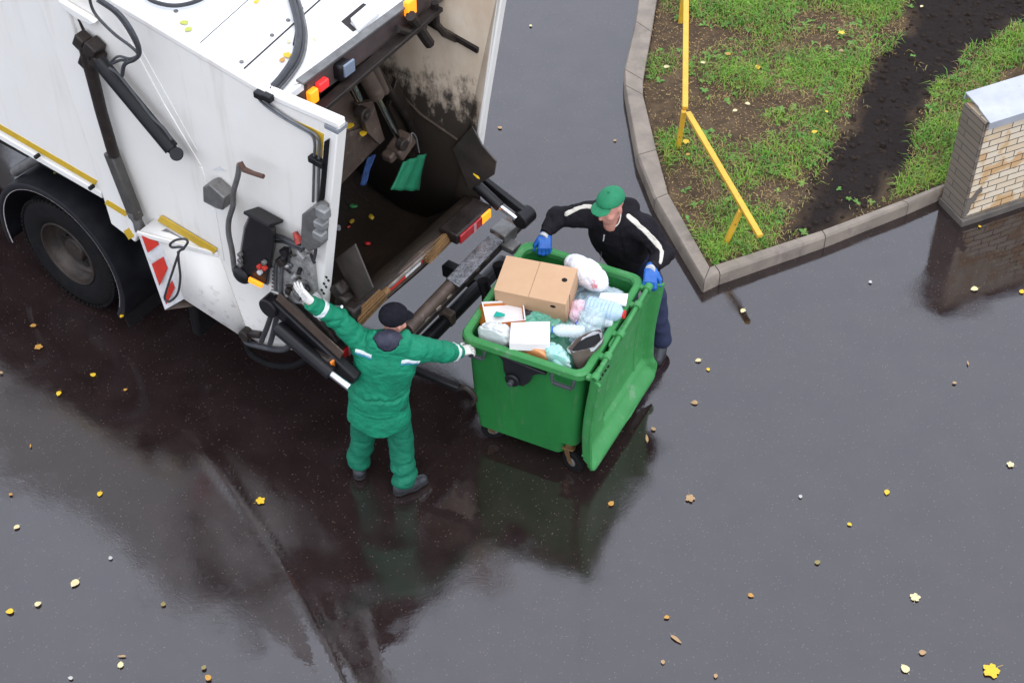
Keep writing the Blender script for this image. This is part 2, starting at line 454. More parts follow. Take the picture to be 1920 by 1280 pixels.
# the two corner wedges of mortar
for a in (3, 7):
    kerb_stretch(a, a + 1, 1)
tag(mb.build('kerb', M_KERB, bevel=0.004), kind='structure')
mb = MB()
for a in range(len(KO) - 1):
    n0 = (KI[a] - KO[a]); n1 = (KI[a + 1] - KO[a + 1])
    mb.quad((*(KO[a] + n0 * .06), KZ - .03), (*(KO[a + 1] + n1 * .06), KZ - .03), (*(KI[a + 1] - n1 * .06), KZ - .012), (*(KI[a] - n0 * .06), KZ - .012))
    mb.quad((*(KO[a] + n0 * .06), -.05), (*(KO[a + 1] + n1 * .06), -.05), (*(KO[a + 1] + n1 * .06), KZ - .03), (*(KO[a] + n0 * .06), KZ - .03))
tag(mb.build('kerb_joint', pm('mortar', (0.07, 0.058, 0.05), bump=.3, bscale=90, rough=.8)), kind='structure')

# flower bed: soil sheet with real lumps
def in_poly(x, y, poly):
    c = np.zeros(np.shape(x), bool); n = len(poly)
    for i in range(n):
        x0, y0 = poly[i]; x1, y1 = poly[(i + 1) % n]
        if y0 == y1: continue
        q = ((y0 > y) != (y1 > y)) & (x < (x1 - x0) * (y - y0) / (y1 - y0) + x0); c ^= q
    return c
def dist_line(X, Y, pts):
    best = np.full(np.shape(X), 99.0)
    for i in range(len(pts) - 1):
        a, b = pts[i], pts[i + 1]; d = b - a
        t = np.clip(((X - a[0]) * d[0] + (Y - a[1]) * d[1]) / (d @ d), 0, 1)
        best = np.minimum(best, np.hypot(X - a[0] - t * d[0], Y - a[1] - t * d[1]))
    return best
WALL_C = np.array([4.15, 11.71]); WALL_D = np.array([math.cos(R(24.5)), math.sin(R(24.5))]); WALL_N = np.array([-WALL_D[1], WALL_D[0]])
BED = KI + [WALL_C + WALL_N * 0.12 - WALL_D * 0.0, WALL_C + WALL_N * 0.12 + WALL_D * 6, np.array([12.0, 20.0]), np.array([3.0, 22.0]), np.array([KI[0][0], 22.0])]
# dark trodden soil path (pixel outline on the soil plane)
PATH = [(1690, -40), (1700, 60), (1630, 130), (1600, 230), (1560, 280), (1520, 350), (1500, 400), (1475, 445), (1545, 440), (1620, 400), (1680, 360), (1700, 300), (1705, 240), (1735, 190), (1790, 140), (1830, 90), (1880, 60), (1960, 20), (1960, -60)]
PATHW = [atz(*p, 0.1)[:2] for p in PATH]
BARE = [[(1215, 170), (1290, 150), (1400, 200), (1450, 260), (1400, 300), (1300, 240), (1215, 240)], [(1260, 380), (1330, 400), (1370, 440), (1420, 470), (1345, 485)], [(1240, 290), (1300, 300), (1330, 380), (1270, 370)],
        [(1420, 130), (1470, 120), (1480, 170), (1430, 180)]]
BAREW = [[atz(*p, 0.1)[:2] for p in q] for q in BARE]
def soil_h(X, Y):
    P = np.stack([X.ravel(), Y.ravel(), np.zeros(X.size)], 1)
    n = 0.026 * wob(P, 5.5, 11).reshape(X.shape) + 0.020 * wob(P, 19, 12).reshape(X.shape) + 0.016 * np.abs(wob(P, 43, 13, 7)).reshape(X.shape) + 0.009 * wob(P, 88, 14, 7).reshape(X.shape)
    e = np.clip(dist_line(X, Y, KI) / 0.30, 0, 1)
    return 0.10 + n * (0.25 + 0.75 * e) + 0.03 * e
sx = np.arange(0.8, 7.6, 0.02); sy = np.arange(10.4, 17.6, 0.02)
SX, SY = np.meshgrid(sx, sy, indexing='ij'); SH = soil_h(SX, SY)
ins = in_poly(SX, SY, BED)
idx = -np.ones(SX.shape, int)
keep = ins[:-1, :-1] | ins[1:, :-1] | ins[:-1, 1:] | ins[1:, 1:]
I = np.argwhere(keep)
near = dist_line(SX, SY, KI) < 0.05
SH = np.where(ins, SH, np.where(near, 0.06, -0.2))
vid = {}; vs = []; fs = []
for i, j in I:
    q = []
    for (a, b) in ((i, j), (i + 1, j), (i + 1, j + 1), (i, j + 1)):
        if idx[a, b] < 0: idx[a, b] = len(vs); vs.append((SX[a, b], SY[a, b], SH[a, b]))
        q.append(idx[a, b])
    fs.append(tuple(q))
def soil_mat():
    m = pm('soil', (0.050, 0.034, 0.022), (0.105, 0.070, 0.040), 11, 0.7, .98, bump=1.0, bscale=60, spec=.12, dirt=((0.15, 0.105, 0.062), 2.3, 0.53, 0.68, 0.75))
    t = m.node_tree; b = t.nodes['Principled BSDF']; L = t.links.new
    # pale wood chips and crumbs strewn over it
    tc = N(t, 'ShaderNodeTexCoord'); vo = N(t, 'ShaderNodeTexVoronoi'); vo.inputs['Scale'].default_value = 34; vo.inputs['Randomness'].default_value = 1
    L(tc.outputs['Object'], vo.inputs['Vector'])
    wn = N(t, 'ShaderNodeTexWhiteNoise', noise_dimensions='3D'); L(vo.outputs['Position'], wn.inputs[0])
    r = N(t, 'ShaderNodeMapRange'); r.inputs[1].default_value = .22; r.inputs[2].default_value = .14; L(vo.outputs['Distance'], r.inputs[0])
    r2 = N(t, 'ShaderNodeMapRange'); r2.inputs[1].default_value = .88; r2.inputs[2].default_value = .92; L(wn.outputs['Value'], r2.inputs[0])
    mu = N(t, 'ShaderNodeMath', operation='MULTIPLY'); L(r.outputs[0], mu.inputs[0]); L(r2.outputs[0], mu.inputs[1])
    at = N(t, 'ShaderNodeAttribute'); at.attribute_name = 'bare'
    mu2 = N(t, 'ShaderNodeMath', operation='MULTIPLY'); L(mu.outputs[0], mu2.inputs[0]); L(at.outputs['Fac'], mu2.inputs[1])
    old = b.inputs['Base Color'].links[0].from_socket
    gr = N(t, 'ShaderNodeMix', data_type='RGBA'); gr.inputs[6].default_value = (0.017, 0.0125, 0.011, 1)
    # trodden path is darker, humus rich earth
    L(at.outputs['Fac'], gr.inputs[0]); L(old, gr.inputs[7])
    x = N(t, 'ShaderNodeMix', data_type='RGBA'); L(mu2.outputs[0], x.inputs[0]); L(gr.outputs[2], x.inputs[6]); x.inputs[7].default_value = (0.30, 0.22, 0.13, 1)
    L(x.outputs[2], b.inputs['Base Color'])
    return m
me = bpy.data.meshes.new('soil'); me.from_pydata(vs, [], fs); me.update(); me.shade_smooth()
VX = np.array(vs); e_ = dist_line(VX[:, 0], VX[:, 1], PATHW + PATHW[:1]); inp = np.where(in_poly(VX[:, 0], VX[:, 1], PATHW), e_, -e_)
att = me.attributes.new('bare', 'FLOAT', 'POINT'); att.data.foreach_set('value', np.clip(.35 - inp / .30 + .45 * wob(VX, 7, 21) + .35 * wob(VX, 19, 22), 0, 1).astype(np.float32))
tag(link('soil', me, soil_mat()), kind='structure')

# clods of earth on the trodden path
rc = np.random.RandomState(4); n_ = 9000; CX = rc.uniform(1.6, 7.2, n_); CY = rc.uniform(10.8, 16.6, n_); CP = np.stack([CX, CY, 0 * CX], 1)
ok = in_poly(CX + .08 * wob(CP, 8, 2), CY + .08 * wob(CP, 8, 3), PATHW) & in_poly(CX, CY, BED) & (dist_line(CX, CY, KI) > .05); CX, CY = CX[ok], CY[ok]; CZ = soil_h(CX, CY); V = []; F = []
for x, y, z in zip(CX, CY, CZ):
    r_ = .006 + .030 * rc.rand() ** 3; o = len(V); sq = rc.uniform(.5, .9); k = 6
    for j, (hh, rr_) in enumerate(((-.4, .8), (.15, 1.0), (.7, .6))):
        for i in range(k):
            a = 6.283 * (i + .5 * j) / k; q = r_ * rr_ * rc.uniform(.75, 1.2); V.append((x + q * math.cos(a), y + q * math.sin(a), z + r_ * sq * hh))
    V.append((x, y, z + r_ * sq * .95)); F += [(o + j * k + i, o + j * k + (i + 1) % k, o + (j + 1) * k + (i + 1) % k, o + (j + 1) * k + i) for j in range(2) for i in range(k)] + [(o + 2 * k + i, o + 2 * k + (i + 1) % k, o + 3 * k) for i in range(k)]
me = bpy.data.meshes.new('soil_clods'); me.from_pydata(V, [], F); me.update()
tag(link('soil_clods', me, pm('clod_earth', (0.017, 0.012, 0.010), (0.034, 0.024, 0.018), 12, .8, .98, spec=.12, bump=.5, bscale=120)), 'dark crumbly clods on the bare path through the bed', 'soil', kind='stuff')

# grass: blades and small weed leaves in real tufts
def green_mat(name, c1, c2, c3, sc):
    m = pm(name, c1, c2, sc, 0.45, 0.7, dirt=(c3, 2.6, 0.55, 0.75, 0.85))
    m.node_tree.nodes['Principled BSDF'].inputs['Subsurface Weight'].default_value = 0.0
    return m
rng = np.random.RandomState(7)
def grass_density(X, Y):
    P = np.stack([X, Y, 0 * X], 1)
    d = 0.66 + 0.7 * wob(P, 3.1, 31) + 0.55 * wob(P, 8.5, 32)
    d = np.where(in_poly(X + 0.10 * wob(P, 7, 21), Y + 0.10 * wob(P, 7, 22), PATHW), -0.16 + 0.5 * wob(P, 5, 40), d)
    e = dist_line(X, Y, PATHW + PATHW[:1]); d = d + np.where(in_poly(X, Y, PATHW), .32 * np.exp(-(e / .12) ** 2), -.30 * np.exp(-(e / .16) ** 2)) * (.7 + .9 * wob(P, 11, 51))
    for q in BAREW:
        e = dist_line(X, Y, q + q[:1]); i_ = in_poly(X, Y, q); d = d - .30 * np.where(i_, np.clip(.45 + e / .2, 0, 1), .45 * np.exp(-(e / .14) ** 2))
    right = (Y < 12.9) & (X > 3.0)
    d = np.where(right & ~in_poly(X, Y, PATHW), d + 0.35, d)
    return d
def scatter(n, thr):
    X = rng.uniform(1.0, 7.2, n); Y = rng.uniform(10.6, 17.0, n)
    ok = in_poly(X, Y, BED) & (dist_line(X, Y, KI) > 0.04)
    X, Y = X[ok], Y[ok]; d = grass_density(X, Y); k = rng.rand(len(X)) < np.clip(d - thr, 0, 1)
    return X[k], Y[k], d[k]
def blade_mesh(name, X, Y, D, mat, lmin, lmax, w, lean):
    n = len(X); Z = soil_h(X, Y) - 0.005
    # tufts: neighbouring blades lean alike
    Pn = np.stack([X, Y, 0 * X], 1)
    az = rng.uniform(0, 6.28, n); L = rng.uniform(lmin, lmax, n) * (0.75 + 0.5 * np.clip(D, 0, 1.2)); ln = rng.uniform(0.15, lean, n)
    ww = w * rng.uniform(0.6, 1.3, n)
    d = np.stack([np.cos(az), np.sin(az), 0 * az], 1); s = np.stack([-np.sin(az), np.cos(az), 0 * az], 1)
    B = np.stack([X, Y, Z], 1); up = np.array([0, 0, 1.0])
    mid = B + d * (L * ln * 0.35)[:, None] + up * (L * 0.62)[:, None]
    tip = B + d * (L * ln)[:, None] + up * (L * (1.02 - 0.45 * ln))[:, None]
    V = np.stack([B - s * ww[:, None] / 2, B + s * ww[:, None] / 2, mid + s * ww[:, None] * .42, mid - s * ww[:, None] * .42, tip], 1).reshape(-1, 3)
    o = np.arange(n) * 5
    F = [(a, a + 1, a + 2, a + 3) for a in o] + [(a + 3, a + 2, a + 4) for a in o]
    me = bpy.data.meshes.new(name); me.from_pydata(V.tolist(), [], F); me.update()
    return tag(link(name, me, mat), kind='stuff', cat='grass')
X, Y, D = scatter(180000, 0.34)
m_gr = green_mat('grass_blade', (0.060, 0.185, 0.014), (0.19, 0.36, 0.028), (0.33, 0.27, 0.05), 4)
g = blade_mesh('grass', X, Y, D, m_gr, 0.04, 0.105, 0.0075, 1.5); tag(g, 'short green grass growing in tufts inside the kerbed bed')
X, Y, D = scatter(95000, 0.12)
m_dry = green_mat('dry_grass', (0.24, 0.20, 0.06), (0.34, 0.25, 0.09), (0.14, 0.09, 0.04), 5)
g = blade_mesh('dry_grass', X, Y, D * 0.6, m_dry, 0.03, 0.08, 0.0065, 2.0); tag(g, 'withered straw coloured grass mixed into the green bed')
# broad leaved weeds, flat rosettes
X, Y, D = scatter(5200, 0.12)
V = []; F = []
for x, y in zip(X, Y):
    z = float(soil_h(np.array([x]), np.array([y]))[0]); k = rng.randint(4, 9); sz = rng.uniform(0.025, 0.062)
    for q in range(k):
        a = q * 6.28 / k + rng.uniform(-.5, .5); l = sz * rng.uniform(.6, 1.25); w = l * rng.uniform(.22, .38); lift = rng.uniform(.15, .7)
        d = np.array([math.cos(a), math.sin(a), lift]); s = np.array([-math.sin(a), math.cos(a), 0]); b0 = np.array([x, y, z + .004]); o = len(V)
        m_ = b0 + d * l * .55; t_ = b0 + d * l + np.array([0, 0, -l * .35]); m0 = b0 + d * l * .2
        V += [b0, m0 + s * w * .6, m_ + s * w, t_, m_ - s * w, m0 - s * w * .6]; F.append(tuple(o + i for i in range(6)))
me = bpy.data.meshes.new('weed_leaf'); me.from_pydata([tuple(p) for p in V], [], F); me.update()
m_weed = green_mat('weed_leaf', (0.055, 0.17, 0.022), (0.14, 0.29, 0.04), (0.26, 0.24, 0.05), 9)
tag(link('weed_cover', me, m_weed), 'low broad leaved weeds spread over the kerbed bed', 'weeds', kind='stuff')
# litter of pale chips and crumbs near the fence
n = 10000; X = rng.uniform(1.0, 4.6, n); Y = rng.uniform(10.7, 15.6, n); ok = in_poly(X, Y, BED) & ~in_poly(X, Y, PATHW)
P_ = np.stack([X, Y, 0 * X], 1); ok &= (grass_density(X, Y) + 0.25 * rng.rand(n) < 0.75); X, Y = X[ok], Y[ok]; Z = soil_h(X, Y); V = []; F = []
for x, y, z in zip(X, Y, Z):
    a = rng.uniform(0, 6.28); l = rng.uniform(.004, .015); w = rng.uniform(.003, .008); o = len(V)
    d = np.array([math.cos(a), math.sin(a), rng.uniform(-.3, .3)]) * l; s = np.array([-math.sin(a), math.cos(a), rng.uniform(-.3, .3)]) * w; c = np.array([x, y, z + .008])
    V += [c - d, c + s, c + d, c - s, c + np.array([0, 0, .004])]; F += [(o, o + 1, o + 4), (o + 1, o + 2, o + 4), (o + 2, o + 3, o + 4), (o + 3, o, o + 4)]
me = bpy.data.meshes.new('wood_chips'); me.from_pydata([tuple(p) for p in V], [], F); me.update()
tag(link('wood_chips', me, pm('chip', (0.42, 0.29, 0.12), (0.22, 0.13, 0.06), 9, .8)), 'pale crumbs and chips strewn over the bare soil', 'litter', kind='stuff')

# ------------------------------------------------------------------ brick wall with metal coping
M_BRICK = bpy.data.materials.new('cream_brick'); M_BRICK.use_nodes = True
def brick_nodes(m, c1, c2, mort, sc, bw, rh, dirtc, lo, hi):
    t = m.node_tree; b = t.nodes['Principled BSDF']; L = t.links.new
    tc = N(t, 'ShaderNodeTexCoord'); sx_ = N(t, 'ShaderNodeSeparateXYZ'); L(tc.outputs['Object'], sx_.inputs[0])
    ad = N(t, 'ShaderNodeMath', operation='ADD'); L(sx_.outputs[0], ad.inputs[0]); L(sx_.outputs[1], ad.inputs[1])
    cb = N(t, 'ShaderNodeCombineXYZ'); L(ad.outputs[0], cb.inputs[0]); L(sx_.outputs[2], cb.inputs[1])
    br = N(t, 'ShaderNodeTexBrick'); L(cb.outputs[0], br.inputs['Vector'])
    br.inputs['Scale'].default_value = sc; br.inputs['Brick Width'].default_value = bw; br.inputs['Row Height'].default_value = rh
    br.inputs['Mortar Size'].default_value = 0.0045; br.inputs['Mortar Smooth'].default_value = 0.1; br.inputs['Bias'].default_value = -0.45
    br.inputs['Color1'].default_value = (*c1, 1); br.inputs['Color2'].default_value = (*c2, 1); br.inputs['Mortar'].default_value = (*mort, 1)
    n = N(t, 'ShaderNodeTexNoise'); n.inputs['Scale'].default_value = 4.5; n.inputs['Detail'].default_value = 8; L(tc.outputs['Object'], n.inputs['Vector'])
    r = N(t, 'ShaderNodeMapRange'); r.inputs[1].default_value = lo; r.inputs[2].default_value = hi; r.inputs[4].default_value = .8; L(n.outputs[0], r.inputs[0])
    # stains sit on bricks only
    x = N(t, 'ShaderNodeMix', data_type='RGBA'); L(r.outputs[0], x.inputs[0]); L(br.outputs['Color'], x.inputs[6])
    x.inputs[7].default_value = (*dirtc, 1)
    y = N(t, 'ShaderNodeMix', data_type='RGBA'); L(br.outputs['Fac'], y.inputs[0]); L(x.outputs[2], y.inputs[6]); y.inputs[7].default_value = (*mort, 1)
    L(y.outputs[2], b.inputs['Base Color']); b.inputs['Roughness'].default_value = .65
    bp = N(t, 'ShaderNodeBump'); bp.invert = True; bp.inputs['Strength'].default_value = .7; bp.inputs['Distance'].default_value = .006
    L(br.outputs['Fac'], bp.inputs['Height']); L(bp.outputs[0], b.inputs['Normal'])
brick_nodes(M_BRICK, (0.64, 0.54, 0.40), (0.54, 0.36, 0.18), (0.05, 0.042, 0.035), 1.0, 0.215, 0.072, (0.50, 0.28, 0.10), .50, .58)
M_BRICKG = bpy.data.materials.new('grey_brick'); M_BRICKG.use_nodes = True
brick_nodes(M_BRICKG, (0.18, 0.142, 0.108), (0.13, 0.104, 0.08), (0.06, 0.05, 0.042), 1.0, 0.42, 0.072, (0.15, 0.13, 0.11), .5, .7)
wall = thing('brick_wall', 'low cream and ochre brick wall with grey end and white metal coping at right edge', 'wall', (*WALL_C, 0), R(24.5))
mb = MB(); mb.box((3.004, 0.16, 0.60), (6.0, 0.30, 1.16)); mb.build('brick_face', M_BRICK, wall)
mb = MB(); mb.box((0.0, 0.163, 0.595), (0.03, 0.32, 1.15)); mb.build('end_face', M_BRICKG, wall, bevel=0.004)
mb = MB(); mb.box((3.0, 0.155, 0.0), (6.05, 0.375, 0.13)); mb.build('plinth', pm('plinth', (0.13, 0.11, 0.09), (0.08, 0.07, 0.06), 6, .6, .8, bump=.4, bscale=80), wall, bevel=0.01)
mb = MB()
sec = [(-.035, 1.12), (-.04, 1.20), (.13, 1.235), (.15, 1.25), (.35, 1.265), (.355, 1.19), (.345, 1.19), (.34, 1.25), (.15, 1.238), (.13, 1.223), (-.028, 1.19), (-.025, 1.12)]
for u0, u1 in ((0.0, 1.62), (1.60, 6.0)):
    z = 0.0 if u0 == 0 else .004
    mb.prism([(u0, a, b + z) for a, b in sec], (u1 - u0, 0, 0))
mb.build('metal_coping', pm('coping_zinc', (0.46, 0.47, 0.50), (0.36, 0.37, 0.40), 4, .3, .5, metal=0.25, bump=.15, bscale=8, dirt=((0.2, 0.17, 0.15), 9, .62, .72, .6)), wall)
mb = MB()
def patch(pts, y, th): mb.prism([(a, y, b) for a, b in pts], (0, th, 0))
patch([(-.004, .28), (.05, .30), (.09, .37), (.135, .40), (.15, .34), (.11, .31), (.10, .25), (.06, .22), (.05, .12), (.02, .08), (-.004, .10)], .006, -.006)
mb.build('mortar_smear', pm('mortar_smear', (0.14, 0.12, 0.10), bump=.4, bscale=50, rough=.8), wall)

# ------------------------------------------------------------------ low yellow rail fence
M_YEL = pm('yellow_paint', (0.68, 0.40, 0.035), (0.60, 0.33, 0.03), 8, .35, .5, bump=.12, bscale=50, dirt=((0.16, 0.08, 0.03), 18, .60, .70, .85))
fence = thing('rail_fence', 'low yellow metal rail fence bent at a post inside the bed', 'fence')
p1 = atz(1285, 207, .60); p2 = atz(1425, 443, .52); p0 = atz(1287, -60, .60)
b1 = atz(1270, 281, .09); b2 = atz(1352, 464, .09); b0 = atz(1275, 47, .09)
t2 = p1 + (p2 - p1) * .79
mb = MB(); mb.beam(p0, p1 + np.array([0, .03, 0]), .055, .04); mb.build('rail', M_YEL, fence, bevel=.006)
mb = MB(); mb.beam(p1 + np.array([.02, -.04, 0]), p2, .055, .04); mb.build('rail', M_YEL, fence, bevel=.006)
for b_, t_ in ((b0, aty(1282, -18, b0[1])), (b1, p1 + np.array([-.01, .02, -.025])), (b2, t2 + np.array([-.02, 0, -.025]))):
    mb = MB(); mb.beam(b_ + np.array([0, 0, -.08]), t_, .045, .045, (0, 1, 0)); mb.build('post', M_YEL, fence, bevel=.006)
# ------------------------------------------------------------------ four wheeled refuse container
class Frame:
    """a root's own axes: turn photo pixels into its local points on one of its planes"""
    def __init__(s, loc, rz):
        s.l = np.array([loc[0], loc[1], 0.0]); c, q = math.cos(rz), math.sin(rz)
        s.M = np.array([[c, q, 0], [-q, c, 0], [0, 0, 1.0]])
    def loc(s, P): return s.M @ (np.array(P, float) - s.l)
    def world(s, p): return s.M.T @ np.array(p, float) + s.l
    def at(s, px, py, x=None, y=None, z=None):
        o = s.M @ (CAM - s.l); d = s.M @ ray(px, py)
        k, v = (0, x) if x is not None else (1, y) if y is not None else (2, z)
        return o + d * ((v - o[k]) / d[k])
BIN_L, BIN_R = (0.316, 9.36), R(-24.8)
FB = Frame(BIN_L, BIN_R)
M_GRN = pm('green_hdpe', (0.018, 0.170, 0.036), (0.014, 0.135, 0.030), 1.6, .45, .6, bump=.08, bscale=60, spec=.3, streak=((0.085, 0.17, 0.085), 16, .60, .74, .55), stretch=(3, 3, .8), dirt=((0.075, 0.17, 0.07), 4.2, .60, .72, .5))
M_GRN2 = pm('green_hdpe_worn', (0.045, 0.240, 0.065), (0.034, 0.195, 0.050), 5.0, .4, .6, streak=((0.15, 0.25, 0.15), 14, .60, .74, .6), bump=.08, bscale=70, spec=.4, dirt=((0.17, 0.27, 0.16), 9, .55, .70, .7))
M_BLKP = pm('black_plastic', (0.007, 0.007, 0.009), (0.012, 0.012, 0.014), 9, .35, .5, spec=.3, bump=.05, bscale=60)
M_GREYP = pm('grey_plastic', (0.045, 0.048, 0.053), bump=.05, rough=.4)
M_RUB = pm('rubber', (0.006, 0.006, 0.0065), (0.011, 0.010, 0.010), 12, .65, .85, spec=.12, bump=.25, bscale=90)
M_BRASS = pm('rusty_zinc', (0.20, 0.12, 0.045), (0.11, 0.06, 0.025), 14, .45, .7, metal=.4, bump=.2, bscale=60)
def rrect(hx, hy, z, cx=0, cy=0, r=.08, n=6):
    o = []
    for (sx_, sy_, a0) in ((1, 1, 0), (-1, 1, 90), (-1, -1, 180), (1, -1, 270)):
        for k in range(n + 1):
            a = R(a0 + 90 * k / n); o.append((cx + sx_ * (hx - r) + r * math.cos(a), cy + sy_ * (hy - r) + r * math.sin(a), z))
    return o
def loft(mb, rings, close=False):
    n = len(rings[0]); vs = [p for r_ in rings for p in r_]; m = len(rings)
    fs = [(i * n + k, i * n + (k + 1) % n, ((i + 1) % m) * n + (k + 1) % n, ((i + 1) % m) * n + k) for i in range(m if close else m - 1) for k in range(n)]
    return mb.add(vs, fs)
bin_ = thing('refuse_container', 'big green wheeled refuse container full of rubbish with its lid hanging open', 'refuse container', (*BIN_L, 0), BIN_R)
cy = .015
mb = MB()
rings = [rrect(.02, .02, .31, 0, cy, .01), rrect(.40, .48, .31, 0, cy, .07), rrect(.450, .528, .32, 0, cy, .07), rrect(.462, .540, .55, 0, cy, .075), rrect(.476, .556, .90, 0, cy, .08), rrect(.484, .566, 1.17, 0, cy, .08),
         rrect(.470, .550, 1.185, 0, cy, .075), rrect(.455, .535, .9, 0, cy, .07), rrect(.43, .505, .35, 0, cy, .06), rrect(.02, .02, .345, 0, cy, .01)]
loft(mb, rings)
mb.build('body', M_GRN, bin_)
mb = MB()
loft(mb, [rrect(.02, .02, .165, -.05, cy, .01), rrect(.355, .50, .165, -.05, cy, .05), rrect(.372, .522, .18, -.05, cy, .06), rrect(.38, .530, .33, -.05, cy, .05), rrect(.02, .02, .335, -.05, cy, .01)])
mb.build('belly', M_GRN, bin_)
mb = MB()
loft(mb, [rrect(.478, .56, 1.155, 0, cy, .08), rrect(.520, .600, 1.155, 0, cy, .09), rrect(.526, .606, 1.165, 0, cy, .09), rrect(.526, .606, 1.215, 0, cy, .09), rrect(.516, .596, 1.228, 0, cy, .09),
          rrect(.478, .558, 1.226, 0, cy, .08), rrect(.466, .546, 1.212, 0, cy, .075), rrect(.464, .544, 1.17, 0, cy, .075)])
mb.build('rim', M_GRN2, bin_, angle=28)
# black trunnion plate with its pin under the rim of both short sides
tp = [(450, 262), (492, 296), (512, 330), (515, 395), (545, 462), (598, 506), (672, 521), (716, 492), (735, 440), (800, 424), (848, 436), (842, 420)]
tl = [FB.at(820 + a / 4.174, 600 + b / 4.174, y=-.592) for a, b in tp]
for sgn in (1, -1):
    q = tl if sgn == 1 else [np.array([p[0], 2 * cy - p[1], p[2]]) for p in tl]
    mb = MB(); mb.prism(q, (0, .05 * sgn, 0))
    pl = mb.build('trunnion_plate', M_BLKP, bin_, bevel=.008)
    c = FB.at(820 + 588 / 4.174, 600 + 468 / 4.174, y=-.60); c2 = FB.at(820 + 625 / 4.174, 600 + 405 / 4.174, y=-.597)
    f = lambda p: p if sgn == 1 else np.array([p[0], 2 * cy - p[1], p[2]])
    mb = MB(); mb.tube([f(c) + np.array([0, .01 * sgn, 0]), f(c) - np.array([0, .018 * sgn, 0])], .06, 20); mb.build('pin_boss', M_BLKP, pl, bevel=.01)
    mb = MB(); mb.cyl(f(c), f(c) - np.array([0, .06 * sgn, 0]), .022); mb.build('pin', M_GREYP, pl, bevel=.004)
# grip bars hanging below the rim
for x0, x1, y_, sg in ((-.44, -.30, -.600, -1), (.26, .44, -.600, -1), (-.44, -.30, .63, 1), (.26, .44, .63, 1)):
    mb = MB(); y1 = y_ + .012 * sg
    mb.tube([(x0, y_, 1.165), (x0 + .005, y1, 1.10), (x0 + .02, y1, 1.085), (x1 - .02, y1, 1.085), (x1 - .005, y1, 1.10), (x1, y_, 1.165)], .013, 8)
    mb.box(((x0 + x1) / 2, y1, 1.085), (x1 - x0 - .03, .03, .022))
    mb.build('grip_bar', M_GREYP, bin_, bevel=.002)
# castors
def castor(x, y, ang):
    mb = MB(); a = np.array([math.cos(ang), math.sin(ang), 0]); s = np.array([-a[1], a[0], 0]); c = np.array([x, y, .10])
    hub = c - a * .045 + np.array([0, 0, 0])
    for q in (-1, 1):
        mb.prism([hub + s * .028 * q + np.array([0, 0, -.02]) - a * .015, hub + s * .028 * q + np.array([0, 0, -.02]) + a * .02, c + s * .032 * q + np.array([0, 0, .13]) + a * .045, c + s * .032 * q + np.array([0, 0, .13]) - a * .03], s * .006)
    mb.box(c + np.array([0, 0, .135]), (.10, .09, .014)); mb.cyl(c + np.array([0, 0, .14]), c + np.array([0, 0, .22]), .035)
    mb.cyl(hub - s * .045, hub + s * .045, .010, 10)
    fk = mb.build('castor', M_BRASS, bin_, bevel=.003)
    mb = MB(); mb.lathe([(.0, -.022), (.06, -.022), (.07, -.026), (.092, -.024), (.1, -.014), (.1, .014), (.092, .024), (.07, .026), (.06, .022), (.0, .022)], hub, s, 28)
    mb.build('castor_wheel', M_RUB, fk, angle=30)
    mb = MB(); mb.lathe([(.0, -.030), (.03, -.030), (.045, -.024), (.045, .024), (.03, .030), (.0, .030)], hub, s, 16); mb.build('wheel_hub', pm('hub_grey', (0.12, 0.11, 0.10), bump=.1), fk)
castor(-.36, -.44, R(200)); castor(.36, -.45, R(160)); castor(-.36, .46, R(190)); castor(.36, .46, R(170))
# hinge bar with knuckles along one long side
mb = MB(); hx = .585; hz = 1.215
mb.cyl((hx, -.575, hz), (hx, .60, hz), .019, 14)
mb.build('hinge_bar', M_GRN2, bin_)
for y_ in (-.545, -.31, -.05, .30, .52):
    mb = MB(); mb.cyl((hx, y_ - .03, hz), (hx, y_ + .03, hz), .034, 16); mb.box((.553, y_, 1.20), (.07, .05, .035)); mb.build('hinge_knuckle', M_GRN2, bin_, bevel=.006)
# lid: a shallow tray, inside turned outward, hanging down
ny, nz = 84, 72
y0, y1, zt, zb = -.600, .640, 1.20, .155
def sstep(x, a, b):
    t = min(max((x - a) / (b - a), 0), 1); return t * t * (3 - 2 * t)
rows = []
for i in range(ny + 1):
    y_ = y0 + (y1 - y0) * i / ny; row = []
    for j in range(nz + 1):
        z_ = zt + (zb - zt) * j / nz
        # corners of the outline are rounded off
        yy = y_
        d = min(y_ - y0, y1 - y_)
        r_ = .10; zz = z_
        if d < r_:
            lim = zb + r_ - math.sqrt(max(r_ * r_ - (r_ - d) ** 2, 0)); zz = zt + (lim - zt) * j / nz
        x_ = .537 + .032 * yy / .6 + .03 * sstep(zz, .5, 1.2)
        rim_ = max(1 - sstep(d, .012, .055), 1 - sstep(zz - zb, .015, .15) if True else 0)
        x_ += .085 * rim_
        x_ += .02 * math.sin(math.pi * (zt - zz) / (zt - zb)) * -1
        # stepped panel on the far two thirds
        st = sstep(y_, -.20, -.165) * sstep(zz, zb + .14, zb + .19)
        x_ -= .034 * st
        # ribs
        x_ += .010 * math.exp(-((y_ - .44) / .012) ** 2) * sstep(zz, zb + .15, zb + .2) + .008 * math.exp(-((y_ + .40) / .01) ** 2) * sstep(zz, .75, .8)
        x_ += .02
        row.append((x_, yy, zz))
    rows.append(row)
mb = MB(); mb.grid(rows)
lid = mb.build('lid', M_GRN2, bin_, solid=.020, angle=60)
def lidx(y_, z_): return .557 + .032 * y_ / .6 + .03 * sstep(z_, .5, 1.2) - .02 * math.sin(math.pi * (zt - z_) / (zt - zb))
